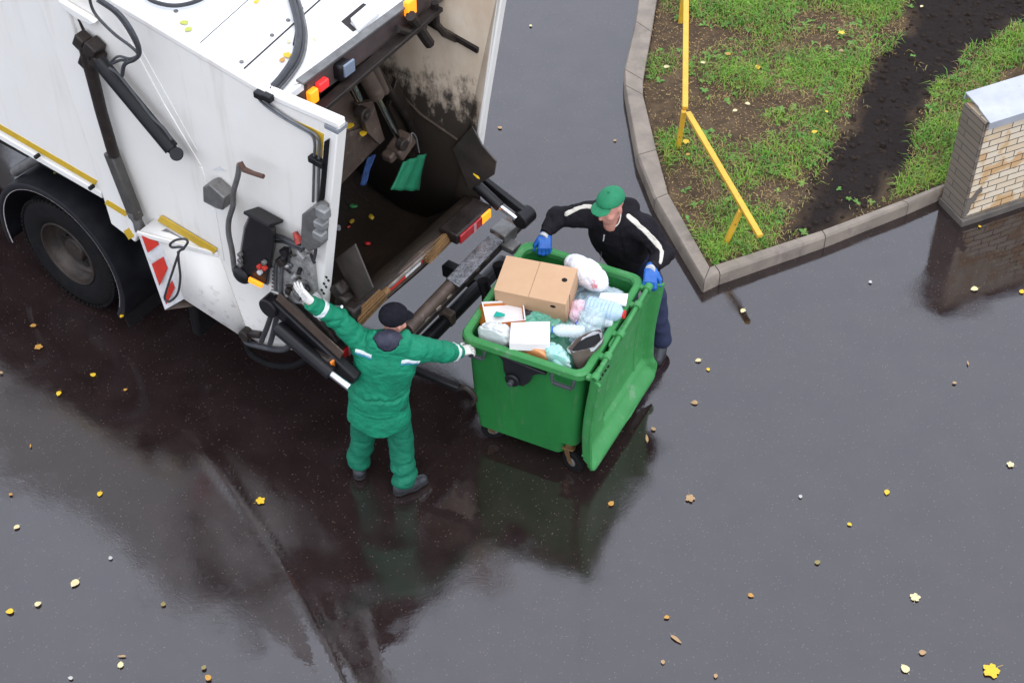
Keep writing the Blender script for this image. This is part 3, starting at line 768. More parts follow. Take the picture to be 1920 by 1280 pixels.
for pth in ([(-.19, 1.08), (-.19, .62), (-.185, .44), (-.15, .35), (-.08, .315), (.0, .31)], [(.0, .31), (.30, .31), (.56, .31)], [(.43, 1.08), (.43, .34)], [(-.56, .31), (-.40, .30), (-.24, .31)], [(-.55, .98), (-.22, .98)]):
    mb = MB(); mb.tube([(lidx(a_, b_) + (-.026 if a_ > -.18 else .002), a_, b_) for a_, b_ in smooth_path(pth, 5)], .011, 8); mb.build('lid_rib', M_GRN2, lid)
M_SLOT = pm('slot_dark', (0.004, 0.02, 0.006))
for k in range(6):
    mb = MB(); mb.box((.567 + .0025 * k, -.50 + .048 * k, 1.06), (.012, .022, .010)); mb.build('drain_slot', M_SLOT, lid)
mb = MB(); mb.tube([(.60, -.25, .165), (.655, .1, .17), (.655, .45, .165)], .012, 8); mb.build('lid_handle', M_GRN2, lid)

# ------------------------------------------------------------------ rubbish in the container
def BP(px, py, z): return atz(px, py, z)
def boxfrom(corners, hgt, inset=0.0):
    """a box hanging below four top corners"""
    c = [np.array(p) for p in corners]; n = np.cross(c[1] - c[0], c[3] - c[0]); n /= np.linalg.norm(n)
    if n[2] < 0: n = -n
    return c, n
M_CARD = pm('cardboard', (0.52, 0.325, 0.19), (0.47, 0.29, 0.165), 4, .75, .9, bump=.06, bscale=80, stretch=(1, 1, 1), dirt=((0.40, 0.24, 0.13), 6, .6, .8, .5))
M_DARK = pm('dark_hole', (0.01, 0.008, 0.006), rough=.9)
def carton():
    c = [BP(950, 479, 1.46), BP(1083, 504, 1.46), BP(1061, 572, 1.40), BP(926, 544, 1.40)]
    c, n = boxfrom(c, .26); o = sum(c) / 4; root = thing('cardboard_box', 'large brown cardboard carton lying on top of the rubbish in the green container', 'carton', o - n * .13)
    h = .235; L_ = lambda p: p - (o - n * .13)
    # shrink the underside a touch: the carton is squashed
    b = [p - n * h for p in c]
    V = [L_(p) for p in c + b]
    mb = MB(); mb.add(V, [(0, 1, 2, 3), (7, 6, 5, 4), (0, 4, 5, 1), (1, 5, 6, 2), (2, 6, 7, 3), (3, 7, 4, 0)])
    bx = mb.build('carton_body', M_CARD, root, bevel=.006)
    # two lid flaps meeting in the middle, a few mm proud
    for f0, f1, lift in ((0.0, .478, .004), (.484, 1.0, .006)):
        a_ = c[0] * (1 - f0) + c[1] * f0; b_ = c[0] * (1 - f1) + c[1] * f1; c_ = c[3] * (1 - f1) + c[2] * f1; d_ = c[3] * (1 - f0) + c[2] * f0
        e = (c[3] - c[0]) / np.linalg.norm(c[3] - c[0]) * .004
        mb = MB(); mb.prism([L_(p) + n * lift for p in (a_ + e, b_ + e, c_ + e * .5, d_ + e * .5)], n * .004); mb.build('flap', M_CARD, root, bevel=.0015)
    def hole(p, nn, ax, r1, r2):
        nn = nn / np.linalg.norm(nn); ax = ax - nn * (ax @ nn); ax /= np.linalg.norm(ax); ay = np.cross(nn, ax)
        mb = MB(); mb.prism([L_(p) + nn * .0 + ax * r1 * math.cos(t) + ay * r2 * math.sin(t) for t in np.linspace(0, 6.283, 17)[:-1]], nn * .0125); mb.build('hand_hole', M_DARK, root)
    p = c[0] * .12 + c[1] * .88; p = p * .62 + (c[3] * .12 + c[2] * .88) * .38; hole(p, n, c[1] - c[0], .022, .019)
    fn = np.cross(c[2] - c[3], -n); fn = fn if fn[1] < 0 else -fn
    p = c[3] * .18 + c[2] * .82 - n * .05; hole(p - fn / np.linalg.norm(fn) * .008, fn, c[2] - c[3], .022, .013)
    sn = np.cross(c[1] - c[2], n); sn = sn if sn[0] > 0 else -sn; sn /= np.linalg.norm(sn)
    mb = MB()
    q0, q1 = c[2], c[1]; a_ = q0 * .70 + q1 * .30
    mb.beam(L_(a_ - n * .01) + sn * .001, L_(a_ - n * (h - .01)) + sn * .001, .003, .004, tuple(sn)); mb.build('corner_slit', M_DARK, root)
carton()
M_WCARD = pm('white_card', (0.78, 0.76, 0.74), (0.72, 0.69, 0.68), 5, .55, .7, bump=.03)
M_ORNG = pm('orange_print', (0.56, 0.17, 0.02), (0.45, 0.12, 0.02), 20, .45, .6)
def tray():
    c = [BP(903, 566, 1.27), BP(981, 561, 1.29), BP(986, 600, 1.27), BP(912, 607, 1.25)]
    c, n = boxfrom(c, .1); o = sum(c) / 4; root = thing('open_carton', 'shallow open white carton with orange sides in the left corner of the container', 'carton', o - n * .1); L_ = lambda p: p - (o - n * .1)
    h = .085; ins = [p + (o - p) * .06 for p in c]
    V = [L_(p) for p in c] + [L_(p - n * h) + V_ for p, V_ in zip(c, [np.array([-.035, -.03, 0])] * 4)]
    mb = MB(); mb.add(V, [(0, 4, 5, 1), (1, 5, 6, 2), (2, 6, 7, 3), (3, 7, 4, 0), (4, 7, 6, 5)]); mb.build('printed_sides', M_ORNG, root)
    V = [L_(p) for p in c] + [L_(p) for p in ins] + [L_(p - n * .04) for p in ins]
    mb = MB(); F_ = []
    for k in range(4):
        j = (k + 1) % 4; F_ += [(k, j, 4 + j, 4 + k), (4 + k, 4 + j, 8 + j, 8 + k)]
    mb.add(V, F_ + [(8, 9, 10, 11)]); mb.build('white_lining', M_WCARD, root)
    p = BP(935, 594, 1.24)
    mb = MB(); a = [L_(p) + np.array(q) for q in ((-.04, -.012, .012), (-.012, -.018, .014), (.045, -.012, .016), (.05, .004, .016), (.02, .02, .016), (-.02, .03, .02))]
    mb.prism(a, (0, 0, .012)); 
    sc_ = mb.build('paper_scrap', pm('teal_scrap', (0.0, 0.36, 0.27), rough=.5), None, bevel=.003); sc_.location = o - n * .1
    tag(sc_, 'small teal paper scrap lying in the open white carton', 'paper scrap')
tray()
def whitebox():
    c = [BP(958, 604, 1.31), BP(1031, 602, 1.31), BP(1031, 645, 1.30), BP(955, 643, 1.30)]
    c, n = boxfrom(c, .1); o = sum(c) / 4; root = None
    b = [p - n * .085 for p in c]; mb = MB(); mb.add([p - o for p in c + b], [(0, 1, 2, 3), (7, 6, 5, 4), (0, 4, 5, 1), (1, 5, 6, 2), (2, 6, 7, 3), (3, 7, 4, 0)])
    w_ = mb.build('white_box', pm('white_pink_card', (0.82, 0.78, 0.76), (0.80, 0.72, 0.70), 6, .5, .65, bump=.04), None, bevel=.004); w_.location = o
    tag(w_, 'plain white closed cardboard box near the front edge of the green container', 'box')
whitebox()
def bag(name, label, cat, c, r, mat, seed, crum=.022, rot=0, vox=.0055, knots=(), inbin=True):
    c = np.array(c, float); M_ = np.array(Matrix.Rotation(rot, 3, 'Z'))
    def f(P):
        d = ell(P, (0, 0, 0), r, M_)
        for k in knots: d = smin(d, cone(P, k[0], k[1], k[2], k[3]), .04)
        w0 = crease(P, crum * .8, 13, seed, (1, 1, 1), .14) + crease(P, crum * .28, 36, seed + 7, (1, 1, 1), .12)
        d = d + w0
        if inbin:
            Q = (P + c - np.array([*BIN_L, 0])) @ FB.M.T
            d = smax(d, rbox(Q, (0, cy, 1.0), (.435, .51, .6), .06), .03)
        return d
    m_ = max(r) + .08
    o = surf_obj(name, f, (-m_, -m_, -m_), (m_, m_, m_), vox, mat, None, 1); o.location = c
    return tag(o, label, cat)
def plastic(name, col, alpha=.85, rough=.18, col2=None, sc=6, trans=.0, dirt=None):
    return pm(name, col, col2, sc, rough, rough * 1.6, bump=.8, bscale=16, bdist=.010, trans=trans, alpha=alpha, spec=.7, dirt=dirt)
# white carrier bag with red print behind the carton
bag('carrier_bag', 'white carrier bag with red print stuffed behind the brown carton', 'bag', BP(1100, 512, 1.30), (.22, .11, .11), plastic('white_film', (0.78, 0.77, 0.78), 1, .3, (0.70, 0.70, 0.73), 5, dirt=((0.62, 0.05, 0.07), 2.0, .62, .64, .8)), 1, .012, R(-48))
bag('carrier_bag', 'small white carrier bag with green and yellow print in the front left corner', 'bag', BP(924, 634, 1.20), (.15, .13, .12), plastic('printed_film', (0.74, 0.76, 0.74), .88, .22, (0.66, 0.70, 0.68), 7, dirt=((0.35, 0.55, 0.06), 4.5, .60, .63, .9)), 5, .024, .3)
bag('rubbish_bag', 'translucent green rubbish bag beneath the cartons in the middle of the container', 'bag', BP(1012, 603, 1.10), (.24, .19, .13), plastic('green_film', (0.10, 0.48, 0.32), .75, .18, (0.28, 0.62, 0.48), 5), 9, .03, .2)
bag('rubbish_bag', 'turquoise film bag of bottles by the front edge beside the grey tote', 'bag', BP(1042, 680, 1.15), (.10, .18, .13), plastic('aqua_film', (0.20, 0.62, 0.52), .78, .15, (0.62, 0.80, 0.76), 9), 12, .028, .35)
bag('plastic_bag', 'orange and red crumpled wrapper bag under the white box', 'bag', BP(1000, 668, 1.17), (.14, .08, .08), plastic('orange_film', (0.62, 0.22, 0.05), 1, .2, (0.66, 0.30, 0.14), 8, dirt=((0.52, 0.03, 0.04), 6, .57, .62, .9)), 15, .02, -.35)
bag('plastic_bag', 'clear crumpled plastic bag between the big bottle and the grey tote', 'bag', BP(1118, 606, 1.21), (.15, .14, .12), plastic('clear_film', (0.66, 0.74, 0.77), .50, .07, (0.45, 0.66, 0.66), 9), 18, .032, .2)
bag('plastic_bag', 'pink striped carrier bag showing beside the brown carton', 'bag', BP(1086, 584, 1.18), (.09, .10, .08), plastic('pink_film', (0.72, 0.40, 0.52), 1, .25, (0.75, 0.72, 0.74), 12), 21, .02, .2)
bag('rubbish_bag', 'black rubbish bag showing between the two cartons', 'bag', BP(996, 590, 1.12), (.20, .16, .12), plastic('black_film', (0.016, 0.016, 0.018), 1, .2), 24, .025, .2)
bag('rubbish_bag', 'dark grey rubbish bag filling the far left of the container', 'bag', BP(1000, 520, 0.98), (.38, .38, .16), plastic('dark_film', (0.03, 0.032, 0.034), 1, .25), 27, .03, .2, .012)
bag('rubbish_bag', 'pale blue rubbish bag deep in the right half of the container', 'bag', BP(1120, 600, 1.02), (.34, .40, .16), plastic('blue_film', (0.30, 0.42, 0.50), 1, .25, (0.5, 0.58, 0.6), 6), 30, .03, .2, .012)
bag('rubbish_bag', 'deep green rubbish bag lying low in the front of the container', 'bag', BP(990, 660, 1.0), (.42, .30, .14), plastic('deep_green_film', (0.06, 0.25, 0.15), 1, .25), 33, .03, -.4, .012)
# bottles
def bottle(label, a, b, r, film, cap, capname, ribs=7, neck=.03):
    a = np.array(a, float); b = np.array(b, float); ax = (b - a); Ln = np.linalg.norm(ax); ax /= Ln
    root = thing('plastic_bottle', label, 'bottle', a)
    prof = [(0.0, 0), (r * .8, 0), (r, .02)]
    for k in range(ribs):
        h = .03 + (Ln * .66 - .03) * k / (ribs - 1); prof += [(r, h), (r * .93, h + .008), (r, h + .016)]
    prof += [(r * .98, Ln * .74), (r * .75, Ln * .86), (neck, Ln * .93), (neck * .9, Ln * .96)]
    mb = MB(); mb.lathe(prof, (0, 0, 0), ax, 28); mb.build('bottle_wall', film, root, angle=60)
    mb = MB(); mb.lathe([(0, Ln * .955), (neck * 1.15, Ln * .955), (neck * 1.15, Ln), (0, Ln)], (0, 0, 0), ax, 18); mb.build(capname, cap, root, bevel=.003)
    return root
bottle('big blue tinted water bottle with red cap lying across the rubbish by the hinge side', BP(1100, 572, 1.27), BP(1172, 590, 1.29), .078, pm('blue_pet', (0.42, 0.60, 0.78), (0.55, 0.70, 0.84), 5, .08, .14, alpha=.62, spec=.7), pm('red_cap', (0.65, 0.02, 0.02), rough=.35), 'bottle_cap')
bottle('clear ribbed bottle with blue cap lying right of the white box', BP(1096, 622, 1.25), BP(1034, 618, 1.26), .052, pm('clear_pet', (0.66, 0.76, 0.78), (0.78, 0.84, 0.86), 5, .08, .14, alpha=.6, spec=.7), pm('blue_cap', (0.01, 0.10, 0.62), rough=.35), 'bottle_cap', 6, .022)
bottle('turquoise tinted ribbed bottle standing steeply at the front edge of the container', BP(1050, 697, 1.12), BP(1040, 650, 1.24), .05, pm('teal_pet', (0.25, 0.66, 0.58), (0.5, 0.78, 0.72), 5, .08, .14, alpha=.7, spec=.7), pm('white_cap', (0.7, 0.72, 0.72), rough=.35), 'bottle_cap', 6, .022)
bottle('clear bottle with white cap lying beneath the big blue bottle', BP(1150, 606, 1.22), BP(1086, 594, 1.21), .045, bpy.data.materials['clear_pet'], bpy.data.materials['white_cap'], 'bottle_cap', 6, .02)
bottle('clear bottle with blue cap half buried by the pink bag', BP(1122, 628, 1.20), BP(1080, 606, 1.22), .042, bpy.data.materials['clear_pet'], bpy.data.materials['blue_cap'], 'bottle_cap', 6, .02)
# white foam board
c = [BP(1126, 548, 1.25), BP(1178, 550, 1.30), BP(1174, 572, 1.27), BP(1120, 566, 1.24)]
mb = MB(); o = sum(c) / 4; mb.prism([p - o for p in c], (0, 0, -.018)); w_ = mb.build('foam_board', pm('white_foam', (0.76, 0.77, 0.8), rough=.7, bump=.1), None, bevel=.003); w_.location = o
tag(w_, 'small white board leaning at the far right corner behind the blue bottle', 'board')
# grey brown tote, open and slumped
def tote():
    pts = [(1060, 654), (1080, 634), (1100, 622), (1128, 613), (1134, 632), (1116, 651), (1094, 656), (1074, 660)]
    zt_ = [1.29, 1.31, 1.33, 1.34, 1.33, 1.31, 1.30, 1.29]
    top = [BP(a, b, z) for (a, b), z in zip(pts, zt_)]; o = sum(top) / len(top); root = thing('tote_bag', 'open grey brown tote bag with dark inside near the hinge corner', 'tote bag', o)
    bot = [(1078, 692), (1086, 672), (1104, 650), (1130, 636), (1134, 650), (1120, 672), (1104, 690), (1088, 700)]
    bt = [BP(a, b, 1.10) for a, b in bot]
    n = len(top); rows = []
    for k in range(9):
        t = k / 8; rows.append([(top[i] * (1 - t) + bt[i] * t - o) + np.array([0, 0, 0]) + .012 * math.sin(5 * t + i * 2.1) * np.array([math.cos(i), math.sin(i), 0]) for i in list(range(n)) + [0]])
    mb = MB(); mb.grid(rows); mb.build('tote_side', pm('taupe_cloth', (0.115, 0.088, 0.068), (0.09, 0.068, 0.053), 8, .8, .9, bump=.3, bscale=90), root, solid=.006, angle=80, sub=1)
    cc = sum(top) / n
    rows = [[cc + (p - cc) * .93 - o + np.array([0, 0, -.002]) for p in top + top[:1]], [cc + (p - cc) * .86 - o + np.array([0, 0, -.05]) for p in top + top[:1]]]
    mb = MB(); mb.grid(rows); mb.build('tote_lining', pm('white_lining', (0.66, 0.66, 0.68), rough=.7), root, angle=80)
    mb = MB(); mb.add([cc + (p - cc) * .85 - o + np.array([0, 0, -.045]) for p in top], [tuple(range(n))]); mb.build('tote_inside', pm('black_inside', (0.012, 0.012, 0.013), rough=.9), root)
tote()
# ------------------------------------------------------------------ refuse lorry, seen from its left rear
TR_L, TR_R = (-1.1135, 8.6724), R(-36.0)
FT = Frame(TR_L, TR_R)
S = lambda px, py, v=0.0: FT.at(px, py, y=v)          # on an upright plane along the lorry
X = lambda px, py, u=0.0: FT.at(px, py, x=u)          # on an upright plane across the lorry
Z = lambda px, py, z: FT.at(px, py, z=z)              # on a level plane
truck = thing('refuse_lorry', 'white rear loading refuse lorry with open dirty hopper and black bin lift', 'refuse lorry', (*TR_L, 0), TR_R)
M_WHT = pm('white_lorry_paint', (0.74, 0.715, 0.67), (0.70, 0.67, 0.615), 1.2, .32, .42, streak=((0.40, 0.34, 0.26), 5, .55, .80, .38), bump=.03, bscale=12, spec=.5, dirt=((0.24, 0.19, 0.14), 14.0, .68, .80, .7))
M_WHTLOW = pm('white_paint_splashed', (0.74, 0.715, 0.665), (0.69, 0.655, 0.59), 1.6, .36, .5, streak=((0.36, 0.29, 0.21), 5, .55, .80, .45), bump=.04, bscale=20, dirt=((0.22, 0.165, 0.11), 12, .57, .80, .8), grad=(2, .6, 1.8, .12))
M_ROOF = pm('roof_sheet', (0.76, 0.76, 0.75), (0.69, 0.69, 0.68), 1.2, .3, .45, bump=.04, bscale=8, dirt=((0.36, 0.34, 0.28), 7, .62, .80, .5))
M_STL = pm('dark_wet_steel', (0.016, 0.012, 0.011), (0.034, 0.026, 0.022), 7, .30, .5, metal=.2, spec=.3, bump=.35, bscale=40, dirt=((0.12, 0.08, 0.05), 9, .60, .75, .6))
M_BLK = pm('black_paint', (0.006, 0.006, 0.007), (0.011, 0.010, 0.011), 8, .30, .45, spec=.28, bump=.08, bscale=40, dirt=((0.07, 0.055, 0.045), 11, .64, .8, .5))
M_RUST = pm('worn_brown_steel', (0.115, 0.080, 0.060), (0.062, 0.044, 0.034), 5, .4, .65, metal=.25, bump=.4, bscale=35, dirt=((0.26, 0.21, 0.17), 13, .58, .74, .7))
M_GSTL = pm('grey_steel', (0.20, 0.195, 0.185), (0.12, 0.115, 0.11), 9, .38, .55, metal=.5, bump=.2, bscale=50, dirt=((0.07, 0.05, 0.04), 12, .55, .75, .6))
M_CHR = pm('chrome', (0.72, 0.72, 0.74), rough=.12, metal=1.0)
M_YST = pm('yellow_stripe', (0.56, 0.36, 0.02), (0.48, 0.30, 0.02), 9, .35, .5)
M_SLIME = pm('hopper_grime', (0.030, 0.021, 0.015), (0.014, 0.011, 0.009), 3.5, .22, .55, bump=.5, bscale=30, dirt=((0.12, 0.085, 0.045), 26, .62, .72, .7))
M_WALLIN = pm('stained_inner_wall', (0.46, 0.38, 0.29), (0.35, 0.27, 0.19), 4, .45, .7, bump=.15, bscale=30, stretch=(1, 1, .55), dirt=((0.020, 0.014, 0.010), 9, .42, .60, .97), grad=(2, 1.7, 3.1, .42))
M_AMB = pm('amber_lamp_lit', (0.9, 0.33, 0.02), rough=.2, emit=((1.0, 0.27, 0.01), .75))
M_AMBO = pm('amber_lens', (0.72, 0.22, 0.02), (0.6, 0.16, 0.02), rough=.15, coat=.5)
M_RED = pm('red_lens', (0.36, 0.012, 0.016), (0.26, 0.01, 0.012), 20, .15, .25, coat=.5)
M_REDL = pm('red_lamp_lit', (0.7, 0.03, 0.03), rough=.2, emit=((1, .03, .03), .45))
M_TRED = pm('tape_red', (0.55, 0.035, 0.02), (0.42, 0.03, 0.02), 10, .35, .5)
M_TWHT = pm('tape_white', (0.66, 0.66, 0.66), (0.5, 0.48, 0.46), 10, .35, .5)
def sheet(poly, v0, v1): mb = MB(); mb.prism(poly, (0, v1 - v0, 0)); return mb
def SP(pts, v=0.0): return [S(*p, v) for p in pts]
def ext(a, b, u):
    t = (u - a[0]) / (b[0] - a[0]); return a + (b - a) * t
# ---- box body
a, b = S(0, 258), S(190, 361); t0, t1 = S(195, 0), S(495, 178)
BW = 1.98
ub = -6.4
top_f = ext(t0, t1, -3.2); top_f = np.array([-3.2, 0, min(top_f[2], 3.85)])
se_t, se_b = S(71, 0), S(190, 352)
sm_t = se_b + (se_t - se_b) * ((top_f[2] - .03 - se_b[2]) / (se_t[2] - se_b[2]))
pb = ext(a, b, ub); pb[2] = 1.78
poly = [np.array([ub, 0, 3.85]), np.array([sm_t[0], 0, sm_t[2]]), se_b, b, pb]
poly = [np.array([p[0], .012, p[2]]) for p in poly]
mb = MB(); mb.prism(poly, (0, BW - .02, 0)); body = mb.build('box_body', M_WHT, truck, bevel=.012)
def strip(p0, p1, v, wpx, m, name, parent, th=.004):
    d = np.array(p1, float) - np.array(p0, float); n = np.array([-d[1], d[0]]) / np.linalg.norm(d) * wpx / 2
    q = [np.array(p0) - n, np.array(p1) - n, np.array(p1) + n, np.array(p0) + n]
    mb = MB(); mb.prism([S(*k, v) for k in q], (0, -th, 0)); return mb.build(name, m, parent)
strip((-60, 203), (181, 343), .012, 9, M_YST, 'yellow_stripe', body)
mb = MB(); mb.beam(pb + np.array([0, .02, -.03]), b + np.array([0, .02, -.03]), .05, .06); mb.build('lower_edge', M_WHT, body, bevel=.006)
for p in ((74, 290), (176, 348)):
    mb = MB(); q = S(*p, -.01); mb.cyl(q, q + np.array([0, -.05, 0]), .018); mb.build('bump_stop', M_BLK, body, bevel=.004)
# ---- end frame of the body
fr = [(20, -150), (71, 0), (160, 262), (190, 361), (208, 420), (254, 455), (263, 428), (214, 292), (119, 0), (72, -150)]
mb = sheet(SP(fr, -.03), 0, .12); frm = mb.build('end_frame', M_WHT, truck, bevel=.012)
strip((199, 378), (238, 402), -.03, 9, M_YST, 'yellow_stripe', frm)
strip((237, 430), (247, 446), -.03, 12, M_YST, 'yellow_marker', frm)
# ---- tailgate: left side wall
tg = [(75, -72), (198, -1), (345, 86), (495, 176), (636, 236), (606, 480), (590, 580), (578, 660), (500, 652), (365, 574), (262, 436), (160, 130), (118, -2)]
mb = sheet(SP(tg, 0), 0, .07); gate = mb.build('tailgate_side', M_WHTLOW, truck, bevel=.01)
# pressed folds in the side wall
def ridge(px, w=.035, h=.016, v=0., m=None, name='fold'):
    P = [S(*p, v) for p in px]; mb = MB()
    for i in range(len(P) - 1): mb.beam(P[i], P[i + 1], w, h, (0, 1, 0)) if False else mb.beam(P[i], P[i + 1], h, w, (0, 0, 1))
    return mb.build(name, m or M_WHTLOW, gate, bevel=.005)
ridge([(203, -5), (242, 78), (305, 195), (375, 312), (400, 390), (417, 486)], .05, .012)
ridge([(226, 16), (258, 84), (318, 192), (368, 282)], .03, .006)
# roof flange
mb = MB(); f0 = S(75, -72); f1 = S(500, 181); f2 = S(634, 239)
for p, q in ((f0, f1), (f1, f2)): mb.beam(p + np.array([0, .035, .015]), q + np.array([0, .035, .015]), .085, .05)
mb.build('roof_flange', M_WHT, truck, bevel=.01)
# ---- roof
def zr(u): return t1[2] - .03 + (t1[2] - t0[2]) / (t1[0] - t0[0]) * (u - t1[0])
rE, rW = -.575, -3.1
mb = MB(); mb.prism([(rW, .07, zr(rW)), (rE, .07, zr(rE)), (rE, .07, zr(rE) - .06), (rW, .07, zr(rW) - .06)], (0, BW - .14, 0)); roof = mb.build('roof', M_ROOF, truck, bevel=.006)
mb = MB(); mb.box(((ub - 3.1) / 2, BW / 2, 3.80), (-3.1 - ub, BW - .1, .12)); mb.build('body_roof', M_ROOF, truck, bevel=.02)
def onroof(px, py, h=0.0):
    p = Z(px, py, 3.5)
    for _ in range(4): p = Z(px, py, zr(p[0]) + h)
    return p
def roofline(a, b, w, name='sheet_seam', m=None):
    mb = MB(); mb.beam(onroof(*a, .001), onroof(*b, .001), w, .006); mb.build(name, m or M_STL, roof)
roofline((449, 137), (606, -5), .012); roofline((372, 84), (470, -4), .004)
for p in ((238, 12), (300, 49), (363, 85), (425, 120), (453, 117), (510, 67), (565, 17), (489, 157), (540, 39), (330, 22)):
    mb = MB(); q = onroof(*p); mb.tube([q, q + np.array([0, 0, .008])], .016, 10); mb.build('rivet', M_GSTL, roof)
# hoses on the roof
M_HOSE = pm('hydraulic_hose', (0.022, 0.023, 0.026), (0.04, 0.04, 0.043), 20, .35, .5, bump=.1, bscale=90)
def hose(pts, r, name='hose', parent=None, m=None): mb = MB(); mb.tube(smooth_path(pts, 7), r, 9); return mb.build(name, m or M_HOSE, parent or truck)
h1 = [(538, -30), (553, 20), (560, 62), (553, 105), (530, 142), (505, 170)]
hose([onroof(a_, b_, .045) for a_, b_ in h1], .026, parent=roof)
hose([onroof(a_ + 9, b_ + 3, .03) for a_, b_ in h1], .014, parent=roof)
hose([onroof(a_ + 14, b_ + 5, .02) for a_, b_ in h1], .012, parent=roof, m=M_GSTL)
hose([onroof(*p, .04) for p in ((262, -18), (285, 2), (325, 11), (365, 4), (390, -12), (395, -40))], .016, parent=roof)
mb = MB(); q = onroof(558, 72, .03); mb.box(q, (.05, .16, .02), Matrix.Rotation(.6, 3, 'Z')); mb.build('hose_clamp', M_BLK, roof, bevel=.004)
# slot with a hood
mb = MB(); mb.prism([onroof(*p, .002) for p in ((640, 41), (681, 7), (690, 11), (656, 44), (668, 56), (662, 60))], (0, 0, .004)); mb.build('roof_slot', M_STL, roof)
mb = MB(); mb.prism([onroof(*p, .035) for p in ((657, 34), (688, 8), (712, 22), (672, 56))], (0, 0, -.035)); mb.build('slot_hood', M_ROOF, roof, bevel=.006)
# ---- lamp board under the rear edge of the roof
M_BRD = pm('lamp_board', (0.075, 0.055, 0.05), (0.05, 0.036, 0.034), 6, .4, .6, bump=.1, bscale=30)
zb_ = X(575, 194, -.56)[2]
mb = MB(); mb.box((-.60, (.30 + 1.90) / 2, (zr(rE) + zb_) / 2 - .01), (.06, 1.62, zr(rE) - zb_ + .02)); brd = mb.build('lamp_board', M_BRD, truck, bevel=.006)
mb = MB(); mb.beam((-.59, .27, zr(rE) + .012), (-.59, 1.9, zr(rE) + .012), .07, .02); mb.build('board_edge', M_GSTL, brd, bevel=.004)
mb = MB(); mb.prism([Z(530, 166, zr(rE)), X(571, 153, -.57), X(575, 193, -.57)], (.0, .02, -.01)); mb.build('gusset', M_RUST, brd)
mb = MB(); mb.beam(X(598, 205, -.5), X(822, 14, -.5), .09, .035, (0, 0, 1)); mb.build('lower_bar', M_STL, brd, bevel=.006)
def lamp(px, py, u, w, h, m, name, parent, dep=.05):
    p = X(px, py, u); mb = MB(); mb.box(p + np.array([dep / 2 - .01, 0, 0]), (dep, w, h)); return mb.build(name, m, parent, bevel=.012, seg=3)
lamp(583, 179, -.565, .085, .11, M_AMB, 'amber_lamp', brd); lamp(601, 157, -.565, .10, .07, M_REDL, 'red_lamp', brd)
lamp(766, 12, -.565, .10, .13, M_AMB, 'amber_lamp', brd)
p = X(640, 130, -.55); mb = MB(); mb.box(p, (.10, .12, .13)); wl = mb.build('work_lamp', M_BLK, brd, bevel=.02)
mb = MB(); mb.box(p + np.array([.055, .02, .02]), (.02, .11, .10)); mb.build('lamp_glass', pm('lamp_glass', (0.18, 0.22, 0.28), rough=.1), wl, bevel=.006)
# linkage on the right below the board
for pts, w in (([(815, 5), (818, 45), (832, 62), (870, 80), (898, 100)], .05), ([(770, 30), (790, 60), (805, 82)], .07), ([(745, 55), (770, 62), (795, 50)], .05)):
    mb = MB(); mb.tube([X(*q, -.5) for q in pts], w * .6, 8); mb.build('hanger', M_STL, brd)
# ---- left rear post
pt, pm_, pbm = S(628, 241), S(612, 420, .0), S(597, 600)
mb = MB(); d_ = np.array([.045, .04, 0])
mb.beam(pt + np.array([-.03, .04, -.03]), pbm + np.array([-.03, .04, 0]), .10, .11, (1, 0, 0)); post = mb.build('rear_post', M_WHT, truck, bevel=.008)
mb = MB(); mb.box(pt + np.array([-.025, .04, -.012]), (.115, .108, .035)); mb.build('post_cap', pm('post_cap', (0.20, 0.21, 0.23), bump=.2), post, bevel=.004)
for k in range(9):
    q = S(612 - k * 2.2 + (k % 2) * 6, 520 + k * 6, -.016); mb = MB(); mb.cyl(q + np.array([0, .004, 0]), q - np.array([0, .003, 0]), .011, 10); mb.build('bolt_hole', M_BLK, post)
mb = MB(); mb.prism(SP([(613, 262), (620, 258), (610, 372), (603, 374)], -.004), (0, -.03, 0)); mb.build('rubber_strip', M_RUB, gate, bevel=.004)
mb = MB(); mb.prism(SP([(548, 224), (586, 240), (612, 254), (605, 304), (592, 298), (597, 264), (580, 250)], 0), (0, -.004, 0)); mb.build('yellow_triangle', M_YST, gate)
# ---- pipes on the side wall
M_PIPE = pm('pipe_grey', (0.16, 0.165, 0.17), (0.11, 0.11, 0.115), 12, .35, .5, metal=.5)
pA = [(486, 178), (489, 190), (520, 214), (560, 238), (583, 252), (590, 268), (589, 300), (587, 378)]
for dx, dy in ((0, 0), (9, 1)): hose([S(a_ + dx, b_ + dy, -.022) for a_, b_ in pA], .010, 'hydraulic_pipe', gate, M_PIPE)
for p in ((589, 299), (599, 305), (487, 178), (502, 183)):
    mb = MB(); q = S(*p, -.03); mb.box(q, (.075, .05, .05)); mb.build('pipe_clamp', M_BLK, gate, bevel=.006)
# ---- valve block near the post
mb = MB(); mb.prism(SP([(583, 388), (606, 372), (618, 381), (616, 450), (596, 458), (580, 444)], -.01), (0, -.10, 0)); vb = mb.build('valve_block', M_GSTL, gate, bevel=.01)
for p, w in (((606, 398), .08), ((602, 420), .06), ((600, 440), .07)):
    mb = MB(); q = S(*p, -.14); mb.box(q, (.09, .07, w)); mb.build('solenoid', pm('solenoid_grey', (0.26, 0.26, 0.25), (0.15, 0.15, 0.145), 14, .4, .5, metal=.3), vb, bevel=.012)
